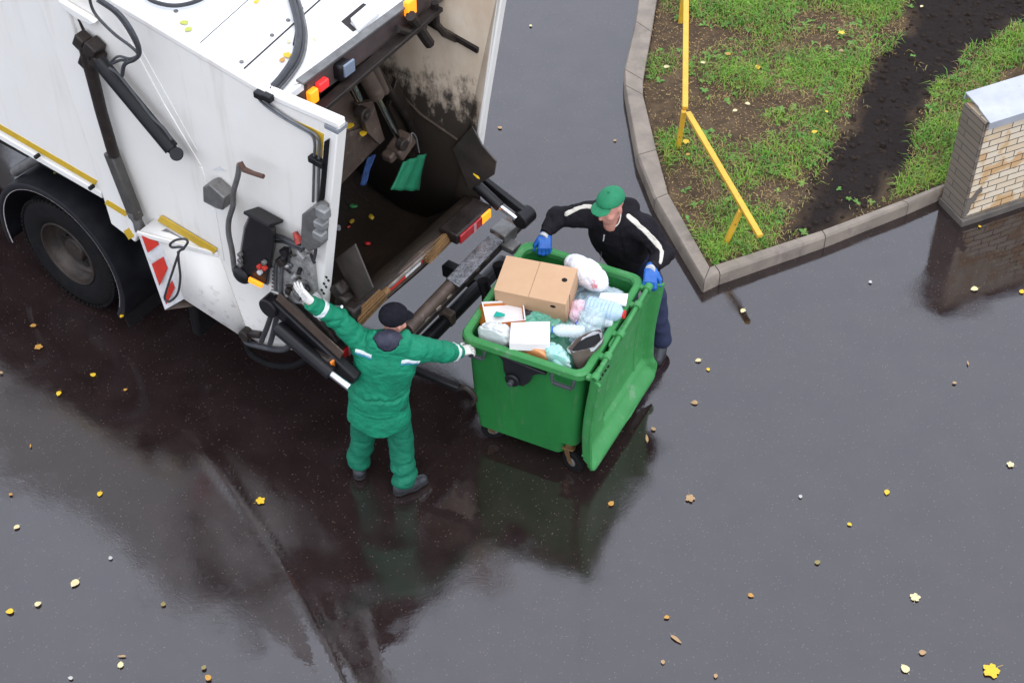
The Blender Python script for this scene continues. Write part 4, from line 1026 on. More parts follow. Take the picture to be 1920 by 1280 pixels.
# ---- control box
bx = [(470, 396), (517, 422), (519, 452), (503, 536), (468, 518), (446, 495), (457, 424)]
mb = MB(); P_ = SP(bx, -.01); Q_ = [S(*p, -.15) for p in ((468, 404), (512, 430), (514, 456), (499, 534), (470, 518), (449, 496), (459, 430))]
n_ = len(P_); mb.add(P_ + Q_, [tuple(range(n_)), tuple(range(2 * n_ - 1, n_ - 1, -1))] + [(i, i + n_, (i + 1) % n_ + n_, (i + 1) % n_) for i in range(n_)])
cb_ = mb.build('control_box', M_BLK, truck, bevel=.012)
mb = MB(); mb.beam(S(470, 394, -.09), S(518, 420, -.09), .16, .025, (0, .4, 1)); mb.build('box_visor', M_BLK, cb_, bevel=.006)
mb = MB(); mb.prism(SP([(469, 518), (495, 531), (493, 538), (468, 526)], -.16), (0, -.02, 0)); mb.build('amber_lamp', M_AMB, cb_, bevel=.004)
for p, m in (((453, 475), M_GSTL), ((453, 486), M_GSTL), ((453, 494), M_GSTL), ((489, 498), M_TRED), ((498, 490), M_GSTL), ((490, 508), M_TWHT), ((499, 500), M_TRED)):
    mb = MB(); q = S(*p, -.155); mb.cyl(q, q + np.array([0, -.03, 0]), .020, 14); mb.build('push_button', m, cb_, bevel=.003)
# ---- mirror like lever with bracket
mb = MB(); mb.prism(SP([(399, 336), (411, 331), (440, 357), (437, 380), (426, 377), (400, 364)], -.01), (0, -.11, 0)); brk = mb.build('lever_bracket', M_GSTL, truck, bevel=.01)
mb = MB(); mb.tube(smooth_path([S(*p, -.13) for p in ((449, 308), (446, 330), (438, 360), (437, 385), (429, 414), (429, 440), (435, 470), (440, 508))], 6), .021, 8); mb.build('lever_arm', M_GSTL, brk)
mb = MB(); q = S(454, 515, -.13); mb.sphere(q, (.085, .05, .075)); mb.build('lever_pad', M_BLK, brk)
mb = MB(); mb.tube([S(*p, -.15) for p in ((450, 305), (458, 318), (475, 325), (494, 331))], [.022, .022, .017, .017], 8); mb.build('lever_grip', pm('lever_brown', (0.085, 0.04, 0.025), rough=.5), brk)
mb = MB(); mb.prism([S(398, 318, -.002), S(425, 320, -.002), S(412, 311, -.002)], (0, -.003, 0)); mb.build('paint_chip', M_TWHT, gate)
# ---- cluster of hydraulic fittings
rs = np.random.RandomState(5)
M_ALU = pm('dirty_aluminium', (0.42, 0.42, 0.40), (0.24, 0.23, 0.22), 18, .35, .55, metal=.5, bump=.2, bscale=60, dirt=((0.06, 0.05, 0.045), 16, .5, .7, .7))
mb = MB(); mb.prism(SP([(528, 480), (590, 470), (598, 540), (590, 566), (540, 560), (520, 525)], -.01), (0, -.05, 0)); clu = mb.build('valve_plate', M_ALU, truck, bevel=.01)
for k in range(26):
    px, py = rs.uniform(525, 592), rs.uniform(466, 556); q = S(px, py, -.06); d = rs.normal(size=3); d[1] = -abs(d[1]); d /= np.linalg.norm(d); l = rs.uniform(.03, .09)
    mb = MB(); (mb.cyl(q, q + d * l, rs.uniform(.012, .03), 10) if k % 3 else mb.box(q + d * .03, tuple(rs.uniform(.03, .07, 3)), Matrix.Rotation(rs.uniform(0, 3), 3, 'Y')))
    mb.build('pipe_fitting', [M_ALU, M_GSTL, M_STL, M_BLK][k % 4], clu, bevel=.004)
for pts, r, m in (([(516, 556), (517, 500), (524, 489), (534, 491), (548, 498)], .014, M_PIPE), ([(526, 560), (528, 506), (533, 499), (545, 503)], .014, M_PIPE), ([(513, 442), (530, 446), (548, 455), (570, 465)], .02, M_HOSE), ([(512, 452), (535, 455), (566, 470)], .012, M_HOSE),
                  ([(545, 457), (542, 480), (540, 498)], .008, M_HOSE), ([(566, 462), (578, 458), (586, 450)], .014, M_PIPE), ([(590, 456), (592, 470), (588, 490)], .012, M_HOSE), ([(518, 556), (512, 580), (500, 615), (490, 640)], .022, M_HOSE), ([(528, 562), (520, 590), (512, 625), (506, 645)], .022, M_HOSE)):
    hose([S(*p, -.07) for p in pts], r, 'hydraulic_pipe', clu, m)
mb = MB(); mb.tube([S(553, 435, -.05), S(562, 455, -.06)], [.02, .035], 10); mb.build('red_plug', pm('red_plug', (0.5, 0.05, 0.03), (0.1, 0.02, 0.02), 20, .4), clu)
mb = MB(); mb.prism(SP([(511, 500), (531, 516), (524, 560), (507, 548)], -.02), (0, -.03, 0)); pb_ = mb.build('slotted_bracket', M_WHT, clu, bevel=.006)
for k in range(6):
    q = S(514 - k * .4, 510 + k * 7, -.051); mb = MB(); mb.box(q, (.03, .006, .012)); mb.build('slot', M_STL, pb_)
# ---- raising ram and slider on the body frame
mb = MB(); c0, c1 = S(184, 113, -.11), S(322, 279, -.11); mb.tube([c0, c0 * .97 + c1 * .03, c0 * .97 + c1 * .03, c1], [.048, .048, .056, .056], 20); ram = mb.build('tailgate_ram', M_BLK, truck, angle=30)
mb = MB(); mb.cyl(S(318, 274, -.11), S(332, 291, -.11), .038); mb.cyl(S(331, 289, -.16), S(331, 289, -.06), .05); mb.build('ram_eye', M_BLK, ram, bevel=.006)
hose([S(*p, -.17) for p in ((205, 128), (222, 140), (250, 175), (285, 220), (306, 240), (322, 262))], .012, 'ram_pipe', ram, M_HOSE)
for pts, r in (([(165, -14), (177, 24), (212, 62), (246, 88), (259, 104), (246, 116), (228, 113), (208, 120)], .011), ([(186, -2), (226, 28), (252, 66), (262, 98), (252, 112), (234, 121), (229, 142)], .015), ([(182, 2), (218, 28), (246, 68), (259, 100), (244, 110), (222, 106), (206, 118)], .009)):
    hose([S(*p, -.19) for p in pts], r, 'ram_hose', ram)
mb = MB(); mb.tube([S(*p, -.08) for p in ((160, 84), (170, 130), (190, 210), (214, 292))], [.055, .05, .046, .046], 10); sl = mb.build('slider_rod', M_STL, truck)
mb = MB(); mb.beam(S(208, 285, -.08), S(256, 408, -.08), .10, .085, (0, 1, 0)); mb.build('slider_channel', pm('channel_grey', (0.10, 0.095, 0.088), (0.06, 0.055, 0.05), 8, .4, .6, metal=.4, bump=.3, bscale=40), sl, bevel=.012)
mb = MB(); mb.tube([S(250, 395, -.08), S(258, 415, -.08), S(264, 430, -.08)], [.06, .04, .05], 10); mb.build('slider_foot', M_GSTL, sl)
for p, dd in (((154, 76), (.09, .1, .12)), ((176, 92), (.11, .12, .14)), ((182, 108), (.08, .12, .10)), ((168, 112), (.12, .1, .16))):
    mb = MB(); mb.box(S(*p, -.07), dd, Matrix.Rotation(.5, 3, 'Y')); mb.build('slider_bracket', M_STL, sl, bevel=.012)
mb = MB(); mb.prism(SP([(144, 32), (151, 40), (181, 96), (176, 106), (166, 88)], -.001), (0, -.003, 0)); mb.build('wall_gap', M_DARK, gate)
mb = MB(); mb.prism(SP([(118, -5), (176, 30), (186, 38), (180, 42), (150, 28), (122, 6)], -.004), (0, -.05, 0)); mb.build('top_bracket', M_WHT, gate, bevel=.006)
# ---- lower toolbox wedge with warning board
wv = -.15
w0, w1, w2 = S(258, 437, wv), S(411, 478, -.004), S(300, 404, 0.01)
zlo = S(309, 581, wv)[2]
mb = MB(); zt_ = (w0[2] + w1[2]) / 2
V = [w0, w1, S(296, 405, .02), S(266, 432, .02)]
lowb = [S(309, 581, wv), S(366, 573, -.004), S(470, 640, -.004), w1]
mb.add([w0, w1, S(298, 405, .03)], [(0, 1, 2)])
shelf = mb.build('ledge', M_WHT, truck, solid=.012)
mb = MB(); mb.prism([w0, S(302, 452, -.10), S(346, 560, -.09), S(309, 581, wv)], (0, .02, 0)); wb_ = mb.build('warning_board', M_TWHT, truck, bevel=.003)
def lerp4(q, a_, b_): return (q[0] * (1 - a_) + q[1] * a_) * (1 - b_) + (q[3] * (1 - a_) + q[2] * a_) * b_
q4 = [S(266, 442, wv - .006), S(296, 453, -.112), S(330, 545, -.108), S(312, 571, wv - .006)]
for f0, f1 in ((-.14, .12), (.30, .60), (.78, 1.0)):
    pts = [lerp4(q4, 0, max(f0 + .10, 0)), lerp4(q4, 1, max(f0, 0)), lerp4(q4, 1, f1 - .06), lerp4(q4, 0, min(f1 + .12, 1))]
    mb = MB(); mb.prism(pts, (0, -.003, 0)); mb.build('red_stripe', M_TRED, wb_)
mb = MB(); mb.add([S(302, 452, -.10), w1, S(470, 640, -.004), S(366, 573, -.03), S(346, 560, -.09)], [(0, 1, 2, 3, 4)]); mb.build('lower_panel', M_WHTLOW, truck, solid=.012)
mb = MB(); mb.add([S(309, 581, wv), S(366, 573, -.03), S(346, 557, -.02), S(322, 562, -.02)], [(0, 1, 2, 3)]); mb.build('step_plate', M_RUST, truck, solid=.012)
strip((300, 408), (405, 471), -.012, 11, M_YST, 'yellow_stripe', gate, .012)
mb = MB(); mb.beam(w0, w1, .02, .045, (0, 0, 1)); mb.build('ledge_lip', M_WHT, shelf, bevel=.006)
mb = MB(); mb.prism([S(296, 436, -.075), S(312, 429, -.03), S(348, 450, -.03), S(330, 452, -.06)], (0, 0, .004)); mb.build('ledge_slot', M_GSTL, shelf)
hose([S(*p, -.19) for p in ((345, 465), (352, 454), (346, 448), (330, 450), (319, 458), (323, 464), (336, 463), (345, 466), (337, 470), (334, 478), (325, 505), (312, 545), (309, 560), (318, 565), (333, 550), (338, 520), (335, 490), (334, 472))], .010, 'hook_cable', shelf)
mb = MB(); mb.prism(SP([(357, 512), (368, 530), (376, 565), (356, 558)], -.04), (0, -.002, 0)); mb.build('rust_stain', pm('rust_stain', (0.45, 0.31, 0.17), (0.6, 0.5, 0.38), 20, .6, stretch=(1, 1, .1)), gate)
# ---- wheel with deep dish rim, mudguard, chassis
wc = np.array([-3.365, .035, .56]); RW = .56
mb = MB(); ax = (0, 1, 0)
mb.lathe([(.315, .02), (.345, .0), (.42, -.012), (.50, .0), (.535, .02), (.556, .06), (.56, .15), (.556, .25), (.53, .30), (.40, .31), (.32, .30)], wc, ax, 56)
tyre = mb.build('wheel', M_RUB, truck, angle=50)
mb = MB()
for k in range(64):
    a_ = 2 * math.pi * k / 64; M_ = Matrix.Rotation(-a_, 3, 'Y'); p = wc + np.array(M_ @ Vector((.542, .03, 0))); mb.box(p, (.022, .05, .028), M_)
td = mb.build('tread', M_RUB, tyre); td['kind'] = 'stuff'
M_RIM = pm('rim_brown', (0.050, 0.036, 0.028), (0.022, 0.017, 0.014), 6, .35, .6, metal=.4, bump=.3, bscale=30, dirt=((0.16, 0.13, 0.10), 8, .6, .75, .6))
mb = MB(); mb.lathe([(.318, .016), (.312, .004), (.300, .006), (.292, .03), (.285, .075), (.268, .09), (.262, .12), (.255, .13), (.22, .145), (.12, .145), (.115, .10), (.10, .08), (.0, .075)], wc, ax, 48); rim_ = mb.build('rim', M_RIM, tyre, angle=40)
for k in range(8):
    a_ = 2 * math.pi * k / 8 + .2; q = wc + np.array([  .185 * math.cos(a_), .139, .185 * math.sin(a_)]); mb = MB(); mb.tube([q, q + np.array([0, .01, 0])], .042, 14); mb.build('hand_hole', M_DARK, rim_)
for k in range(10):
    a_ = 2 * math.pi * k / 10; q = wc + np.array([.135 * math.cos(a_), .145, .135 * math.sin(a_)]); mb = MB(); mb.cyl(q, q - np.array([0, .035, 0]), .013, 6); mb.build('wheel_nut', M_STL, rim_)
mb = MB(); mb.lathe([(.32, .34), (.40, .33), (.53, .34), (.556, .38), (.56, .50), (.54, .60), (.32, .62)], wc, ax, 40); mb.build('inner_tyre', M_RUB, truck)
# far side wheel of the axle
mb = MB(); mb.lathe([(.30, 1.30), (.53, 1.31), (.56, 1.38), (.56, 1.80), (.53, 1.90), (.30, 1.88)], wc, ax, 32); mb.build('far_wheel', M_RUB, truck)
rows = []
for k in range(41):
    a_ = R(196) - (R(196) - R(-30)) * k / 40
    r_ = .715 + .01 * math.sin(k); r_ = .715
    p = lambda r, v: (wc[0] - .0 + r * math.cos(a_) * 1.02, v, wc[2] + .02 + r * math.sin(a_) * (1.0 if a_ > 0 else 1))
    rows.append([p(r_ - .045, -.02), p(r_ - .01, -.03), p(r_ + .012, -.02), p(r_ + .02, .06), p(r_ + .02, .62)])
mb = MB(); mb.grid(rows); mg = mb.build('mudguard', M_BLKP, truck, solid=.010, angle=50)
mb = MB(); mb.tube([(wc[0] + .672 * math.cos(a_) * 1.02, -.022, wc[2] + .02 + .672 * math.sin(a_)) for a_ in np.linspace(R(196), R(-20), 50)], .0045, 8); mb.build('edge_trim', pm('trim_grey', (0.42, 0.38, 0.36), rough=.5), mg)
q0 = np.array([wc[0] + .63, -.02, .34]); mb = MB(); mb.prism([q0, q0 + np.array([.05, .02, -.22]), q0 + np.array([.05, .55, -.22]), q0 + np.array([0, .55, 0])], (.02, 0, 0)); mb.build('mud_flap', M_RUB, mg)
mb = MB(); mb.box((-4.5, .99, 1.16), (4.4, .86, .34)); mb.build('chassis_frame', M_BLK, truck, bevel=.01)
mb = MB(); mb.box((-4.4, .99, 1.52), (3.6, 1.7, .26)); mb.build('sub_frame', M_BLK, truck)
mb = MB(); mb.cyl((-3.36, .3, .56), (-3.36, 1.7, .56), .09); mb.build('axle', M_BLK, truck)
mb = MB(); mb.cyl(S(28, 322, .12), S(76, 292, .12), .045); mb.build('exhaust_stub', M_GSTL, truck, bevel=.006)
mb = MB(); mb.box((-1.95, .35, .55), (.10, .5, .38)); mb.build('under_guard', M_RUB, truck, bevel=.03)
mb = MB(); mb.box((-1.55, .99, .70), (1.5, 1.3, .2)); mb.build('rear_chassis', M_BLK, truck, bevel=.01)
# front cab and front axle stand outside the picture but show in wet ground
mb = MB(); mb.prism([(-8.6, .05, .75), (-8.75, .05, 1.8), (-8.55, .05, 3.0), (-6.7, .05, 3.1), (-6.7, .05, .75)], (0, BW - .1, 0)); cab = mb.build('cab', M_WHT, truck, bevel=.05, seg=3)
mb = MB(); mb.prism([(-8.35, .04, 1.85), (-8.25, .04, 2.75), (-7.3, .04, 2.75), (-7.3, .04, 1.85)], (0, -.004, 0)); mb.build('side_window', pm('cab_glass', (0.02, 0.025, 0.03), rough=.08), cab)
wc2 = np.array([-7.7, .035, .56]); mb = MB(); mb.lathe([(.0, .12), (.28, .12), (.315, .02), (.42, -.012), (.535, .02), (.56, .15), (.53, .30), (.0, .30)], wc2, ax, 32); mb.build('front_wheel', M_RUB, truck)
# ---- hopper
vL, vR = .085, 1.86
prof = [(-.30, 1.28), (-.30, 1.425), (-.36, 1.44), (-.44, 1.425), (-.62, 1.18), (-.85, .98), (-1.15, .92), (-1.45, 1.0), (-1.75, 1.25), (-1.95, 1.65), (-2.0, 2.2), (-2.05, 3.35)]
rows = [[(u_, v_, z_ + .006 * math.sin(7 * v_ + u_ * 9)) for v_ in np.linspace(vL - .02, vR + .04, 24)] for u_, z_ in prof]
mb = MB(); mb.grid(rows); mb.build('hopper_trough', M_SLIME, truck, solid=.015, angle=70)
mb = MB(); mb.add([(-2.4, vR + .01, .8), (-.7, vR + .01, .8), (-.30, vR + .01, 1.45), (-.30, vR + .01, 1.75), S(893, 250, vR), S(932, -5, vR), (S(932, -5, vR)[0] + .03, vR, 3.62), (-2.4, vR, 3.62)], [tuple(range(8))])
mb.build('inner_wall_right', M_WALLIN, truck, solid=.01)
r0, r1 = S(931, -8, vR + .02), S(894, 262, vR + .02)
mb = MB(); mb.beam(r0 + (r0 - r1) * .12 + np.array([-.04, .05, 0]), r1 + (r1 - r0) * .12 + np.array([-.04, .05, 0]), .10, .10, (1, 0, 0)); mb.build('rear_post', M_WHT, truck, bevel=.008)
mb = MB(); mb.prism([(-2.6, vR + .03, .95), (-.6, vR + .03, .95), (-.36, vR + .03, 1.8), (-.08, vR + .03, 3.5), (-2.6, vR + .03, 3.6)], (0, .08, 0)); mb.build('tailgate_side', M_WHTLOW, truck, bevel=.01)
mb = MB(); mb.prism([(-2.3, vL - .012, 1.0), (-.6, vL - .012, 1.0), (-.42, vL - .012, 1.5), (-.14, vL - .012, 3.3), (-2.3, vL - .012, 3.3)], (0, .008, 0)); mb.build('inner_wall_left', M_RUST, truck)
# ridge weld on the inner wall
mb = MB(); mb.tube([S(*p, vR - .004) for p in ((700, 125), (790, 215), (858, 262))], .012, 6); mb.build('weld_bead', M_RUST, truck)
mb = MB(); mb.beam(S(800, 40, vR - .01), S(897, 95, vR - .01), .03, .05); mb.build('wall_rail', M_STL, truck, bevel=.006)
# packing plates and rams
def plate(pts, u, th, m, name, par=None):
    P = [X(p[0], p[1], u if len(p) == 2 else p[2]) for p in pts]; mb = MB(); mb.prism(P, (-th, 0, 0)); return mb.build(name, m, par or truck, bevel=.005)
pk = plate([(600, 395, -.86), (636, 350, -.86), (711, 272, -.86), (688, 236, -.78), (640, 255, -.78), (600, 290, -.78)], -.8, .03, M_RUST, 'packer_plate')
plate([(600, 215), (650, 163), (676, 205), (690, 236), (640, 254), (600, 280)], -.80, .03, M_RUST, 'slide_plate', pk)
plate([(672, 196), (700, 190), (722, 262), (712, 272), (690, 250)], -.72, .05, M_RUST, 'crank_plate', pk)
q = X(677, 212, -.70); mb = MB(); mb.tube([q + np.array([-.03, 0, 0]), q + np.array([.05, 0, 0])], .055, 20); mb.tube([q, q + np.array([.07, 0, 0])], .028, 14); mb.build('crank_pin', M_STL, pk, bevel=.006)
for a_, b_, r_, m, n_ in (((655, 146), (674, 186), .028, M_CHR, 'ram_rod'), ((676, 122), (706, 178), .062, M_RUST, 'ram_barrel'), ((694, 112), (722, 172), .035, M_RUST, 'ram_barrel'), ((702, 172), (748, 262), .022, M_CHR, 'ram_rod')):
    mb = MB(); mb.cyl(X(*a_, -.62), X(*b_, -.66), r_, 20); mb.build(n_, m, pk, bevel=.004)
mb = MB(); mb.box(X(752, 272, -.70), (.14, .20, .12), Matrix.Rotation(.4, 3, 'X')); mb.box(X(740, 281, -.72), (.10, .22, .08), Matrix.Rotation(.2, 3, 'X')); mb.build('ram_clevis', M_RUST, pk, bevel=.02, seg=3)
q = X(748, 268, -.62); mb = MB(); mb.cyl(q, q + np.array([.06, 0, 0]), .05, 16); mb.build('clevis_pin', M_STL, pk, bevel=.008)
hose([X(*p, -.58) for p in ((770, 268), (772, 250), (780, 258), (786, 286))], .006, 'wire_loop', pk, M_GSTL)
plate([(744, 150), (790, 240), (805, 330), (770, 300), (730, 200)], -.95, .04, M_SLIME, 'slide_plate', pk)
hose([X(*p, -.9) for p in ((700, 120), (730, 170), (770, 235), (780, 280))], .03, 'side_rail', pk, M_STL)
# sill with reflective tape
sl0, sl1 = np.array([-.335, .14, 1.425]), np.array([-.355, 1.86, 1.425])
mb = MB(); mb.beam((-.335, vL - .0, 1.36), (-.335, vR + .03, 1.36), .085, .15); sill = mb.build('hopper_sill', M_RUST, truck, bevel=.015)
mb = MB(); mb.beam((-.286, vL, 1.405), (-.286, vR + .02, 1.405), .016, .03); mb.build('sill_edge', pm('sill_edge', (0.34, 0.30, 0.26), (0.16, 0.12, 0.10), 14, .4, .6, metal=.3), sill, bevel=.004)
for k in range(9):
    y_ = vL + .02 + k * .195
    mb = MB(); mb.box((-.2895, y_ + .0975, 1.362), (.004, .19, .030)); mb.build('reflector_tape', M_TRED if k % 2 else M_TWHT, sill)
# guide flaps at the two ends of the sill
mb = MB(); mb.prism(SP([(628, 486), (665, 458), (699, 540), (674, 563), (650, 530)], .20), (0, .015, 0)); mb.build('guide_flap', pm('flap_steel', (0.085, 0.068, 0.058), (0.05, 0.04, 0.036), 5, .3, .5, metal=.35, bump=.2, bscale=30), truck, bevel=.003)
fl = SP([(848, 279), (885, 237), (903, 272), (930, 303), (926, 328), (880, 357)], 1.84)
mb = MB(); mb.prism(fl, (0, .015, 0)); mb.build('guide_flap', bpy.data.materials['flap_steel'], truck, bevel=.003)
for p in ((645, 560), (640, 590), (660, 580), (636, 540), (655, 598)):
    mb = MB(); mb.box(S(*p, .12), (.12, .10, .10), Matrix.Rotation(p[0] * .3, 3, 'Y')); mb.build('flap_bracket', M_STL, truck, bevel=.02)
mb = MB(); mb.cyl(S(619, 577, .0), S(641, 575, .0), .012, 10); mb.build('bolt_rod', M_CHR, truck)
# tail lamps
def taillamp(pc, w, first):
    mb = MB(); mb.box(pc + np.array([-.08, 0, .015]), (.18, w, .10)); t_ = mb.build('tail_lamp', M_STL, truck, bevel=.015)
    sgn = 1 if first else -1
    mb = MB(); mb.box(pc + np.array([.018, -.06 * sgn, 0.01]), (.02, w * .62, .085)); mb.build('red_lens', M_RED, t_, bevel=.006)
    mb = MB(); mb.box(pc + np.array([.018, .14 * sgn, 0.01]), (.02, w * .26, .085)); mb.build('amber_lens', M_AMB if first else M_AMBO, t_, bevel=.006)
    mb = MB(); mb.box(pc + np.array([.03, -.02 * sgn, 0.01]), (.006, .03, .086)); mb.build('lens_divider', pm('pink_lens', (.4, .2, .2)), t_)
    return t_
pl_ = X(888, 424, -.17); taillamp(pl_, .46, True)
pr_ = X(648, 658, -.17); taillamp(pr_, .40, False)
# ---- bin lift
zs_ = 1.16
s0, s1 = Z(764, 618, zs_), Z(974, 400, zs_)
mb = MB(); mb.cyl(s0, s1, .052, 20); shaft = mb.build('lift_shaft', M_RUST, truck, angle=30)
def alongs(f, du=0., dz=0.): return s0 + (s1 - s0) * f + np.array([du, 0, dz])
mb = MB(); mb.beam(alongs(-.05, .0, -.05), alongs(.80, .0, -.05), .10, .05, (0, 0, 1)); mb.build('lift_plate', M_STL, shaft, bevel=.01)
mb = MB(); mb.beam(alongs(.36, .03, .045), alongs(.76, .03, .045), .13, .02, (0.2, 0, 1)); mb.build('wet_cover', pm('wet_cover', (0.10, 0.10, 0.105), (0.22, 0.22, 0.23), 14, .15, .4, metal=.6, bump=.8, bscale=26), shaft, bevel=.006)
k0, k1 = Z(772, 630, 1.10), Z(985, 414, 1.10)
mb = MB(); mb.beam(k0, k1, .045, .06, (0, 0, 1)); comb = mb.build('comb_rail', M_STL, shaft, bevel=.008)
M_TOO = pm('tooth_steel', (0.26, 0.22, 0.18), (0.14, 0.11, 0.09), 20, .4, .6, metal=.4)
for p in ((911, 484), (892, 504), (871, 525), (840, 556), (820, 577), (798, 598)):
    mb = MB(); mb.box(Z(*p, 1.13), (.04, .06, .035)); mb.build('comb_tooth', M_TOO, comb, bevel=.006)
mb = MB(); q = alongs(.83, .02, .0); mb.box(q, (.16, .17, .13)); mb.box(alongs(.80, .12, -.05), (.14, .12, .06)); mb.build('shaft_block', M_GSTL, shaft, bevel=.012)
for f in (.66, .52):
    mb = MB(); mb.tube([alongs(f, .15, -.06), alongs(f, .19, -.2), alongs(f - .02, .2, -.36)], [.05, .045, .03], 8); mb.build('lift_hook', M_BLK, shaft)
l0, l1 = Z(770, 668, .72), Z(945, 490, .72)
mb = MB(); mb.cyl(l0, l1, .062, 20); bar = mb.build('bumper_bar', M_BLK, truck)
mb = MB(); q = l0 * .62 + l1 * .38; mb.box(q + np.array([.0, 0, .03]), (.13, .07, .13)); mb.build('bar_clamp', M_RUST, bar, bevel=.01)
for v_ in (.3, 1.7):
    mb = MB(); mb.beam((-.55, v_, .70), (np.interp(v_, [l0[1], l1[1]], [l0[0], l1[0]]), v_, .72), .10, .12); mb.build('bar_support', M_BLK, bar, bevel=.01)
# arms
va = 1.98
mb = MB(); mb.beam(S(900, 334, va), S(988, 402, va), .055, .085, (0, 0, 1)); armr = mb.build('lift_arm', M_BLK, truck, bevel=.012)
mb = MB(); q = S(985, 405, va); mb.cyl(q - np.array([0, .09, 0]), q + np.array([0, .06, 0]), .075, 20); mb.build('arm_pivot', M_BLK, armr, bevel=.012)
mb = MB(); mb.cyl(S(893, 346, va - .10), S(938, 388, va - .10), .046, 18); mb.build('lift_ram', M_BLK, armr, bevel=.006)
mb = MB(); mb.cyl(S(936, 386, va - .10), S(968, 410, va - .10), .024, 14); mb.build('ram_rod', M_CHR, armr)
va = -.10
mb = MB(); mb.beam(S(512, 566, va), S(668, 712, va), .08, .13, (0, 0, 1)); arml = mb.build('lift_arm', M_BLK, truck, bevel=.012)
mb = MB(); mb.beam(S(520, 562, va - .0) + np.array([0, 0, .02]), S(640, 672, va) + np.array([0, 0, .02]), .012, .14, (0, 0, 1)); mb.build('arm_edge', M_RUST, arml)
mb = MB(); q = S(512, 570, va); mb.cyl(q - np.array([0, .07, 0]), q + np.array([0, .07, 0]), .085, 20); mb.build('arm_pivot', M_BLK, arml, bevel=.012)
mb = MB(); mb.cyl(S(520, 613, va - .10), S(622, 700, va - .10), .055, 18); mb.build('lift_ram', M_BLK, arml, bevel=.006)
mb = MB(); mb.cyl(S(620, 698, va - .10), S(656, 726, va - .10), .032, 14); mb.build('ram_rod', M_CHR, arml)
for pts, r_ in (([(548, 545), (570, 570), (600, 600), (630, 640)], .05), ([(530, 540), (560, 560), (585, 590)], .04)):
    hose([S(*p, .02) for p in pts], r_, 'arm_link', arml, M_STL)
hose([S(*p, -.05) for p in ((455, 622), (462, 640), (492, 650), (530, 655), (548, 640), (540, 622))], .025, 'drain_hose', arml, M_HOSE)
hose([S(*p, -.02) for p in ((460, 632), (470, 662), (505, 682), (545, 686), (575, 672), (580, 655))], .026, 'drain_hose', arml, M_RUB)
mb = MB(); q = S(463, 625, -.03); mb.cyl(q - np.array([0, .05, 0]), q + np.array([0, .05, 0]), .05, 14); mb.beam(q, S(490, 628, -.03), .05, .05); mb.build('hose_bracket', M_STL, arml, bevel=.01)
# trunnion hook reaching to the container
hk = [FT.loc(FB.world(FB.at(*p, y=-.72))) for p in ((740, 678), (800, 702), (862, 727), (872, 726), (884, 735), (891, 748), (884, 757))]
mb = MB(); mb.beam(hk[0], hk[2], .06, .05); mb.build('hook_arm', M_BLK, arml, bevel=.01)
mb = MB(); mb.tube(smooth_path(hk[2:], 6), .022, 8); mb.build('trunnion_hook', M_STL, arml)
# ---- things lying in or hanging on the lorry
M_STRAW = pm('straw', (0.23, 0.125, 0.045), (0.09, 0.05, 0.02), 3, .7, .9, bump=.8, bscale=40, stretch=(3, 1, 3))
def besom(label, a_, b_, dark):
    a_, b_ = FT.world(a_), FT.world(b_); root = thing('straw_broom', label, 'broom', a_, 0); d = b_ - a_; L_ = np.linalg.norm(d); d /= L_; s_ = np.cross(d, [0, 0, 1]); s_ /= np.linalg.norm(s_); w_ = np.cross(s_, d)
    rr = np.random.RandomState(int(abs(a_[0]) * 1000)); mb = MB()
    for k in range(170):
        o1 = rr.normal(size=2) * .015; o2 = o1 * 1.15 + rr.normal(size=2) * .006
        mb.tube([s_ * o1[0] + w_ * o1[1], d * L_ * .55 + s_ * (o1[0] + o2[0]) * .5 + w_ * (o1[1] + o2[1]) * .6, d * L_ * rr.uniform(.85, 1.05) + s_ * o2[0] + w_ * o2[1]], [.006, .006, .003], 4, False)
    q = mb.build('bristles', M_STRAW, root); q['kind'] = 'stuff'
    mb = MB(); mb.tube([-d * .06, d * .03], .030, 12); mb.build('binding', M_RUST if dark else M_STRAW, root)
besom('yellow straw broom tucked under the hopper sill near the man in green', X(718, 552, -.27), X(642, 630, -.25), False)
besom('dark tipped straw broom tucked under the hopper sill beside the tail lamp', X(864, 418, -.28), X(800, 486, -.26), True)
def cloth(name, label, cat, pts, u, mat, th=.012, seed=0):
    P = [FT.world(X(p[0], p[1], p[2] if len(p) > 2 else u)) for p in pts]; n = 9; rows = []
    for i in range(n + 1):
        row = []
        for j in range(n + 1):
            p = lerp4(P, j / n, i / n); w_ = wob(np.array([p * 1.0]), 16, seed)[0]; row.append(p + FT.world((w_ * .02 + .01 * math.sin(j * 1.7 + i * .4), 0, 0)) - FT.world((0, 0, 0)))
        rows.append(row)
    o = sum(P) / 4; mb = MB(); mb.grid([[q - o for q in r_] for r_ in rows]); ob = mb.build(name, mat, None, solid=th); ob.location = o
    return tag(ob, label, cat)
cloth('green_sack', 'bright green cloth sack hanging from the ram inside the hopper', 'sack', [(757, 304), (799, 288), (786, 357), (731, 355)], -.68, pm('green_cloth', (0.006, 0.16, 0.075), (0.005, 0.12, 0.055), 6, .6, .8, bump=.3, bscale=30), seed=2)
cloth('blue_rag', 'narrow blue rag hanging beside the packer plate in the hopper', 'rag', [(688, 298), (701, 288), (686, 345), (676, 348)], -.84, pm('blue_cloth', (0.015, 0.05, 0.16), (0.01, 0.03, 0.09), 9, .7, .9, bump=.3), seed=4)
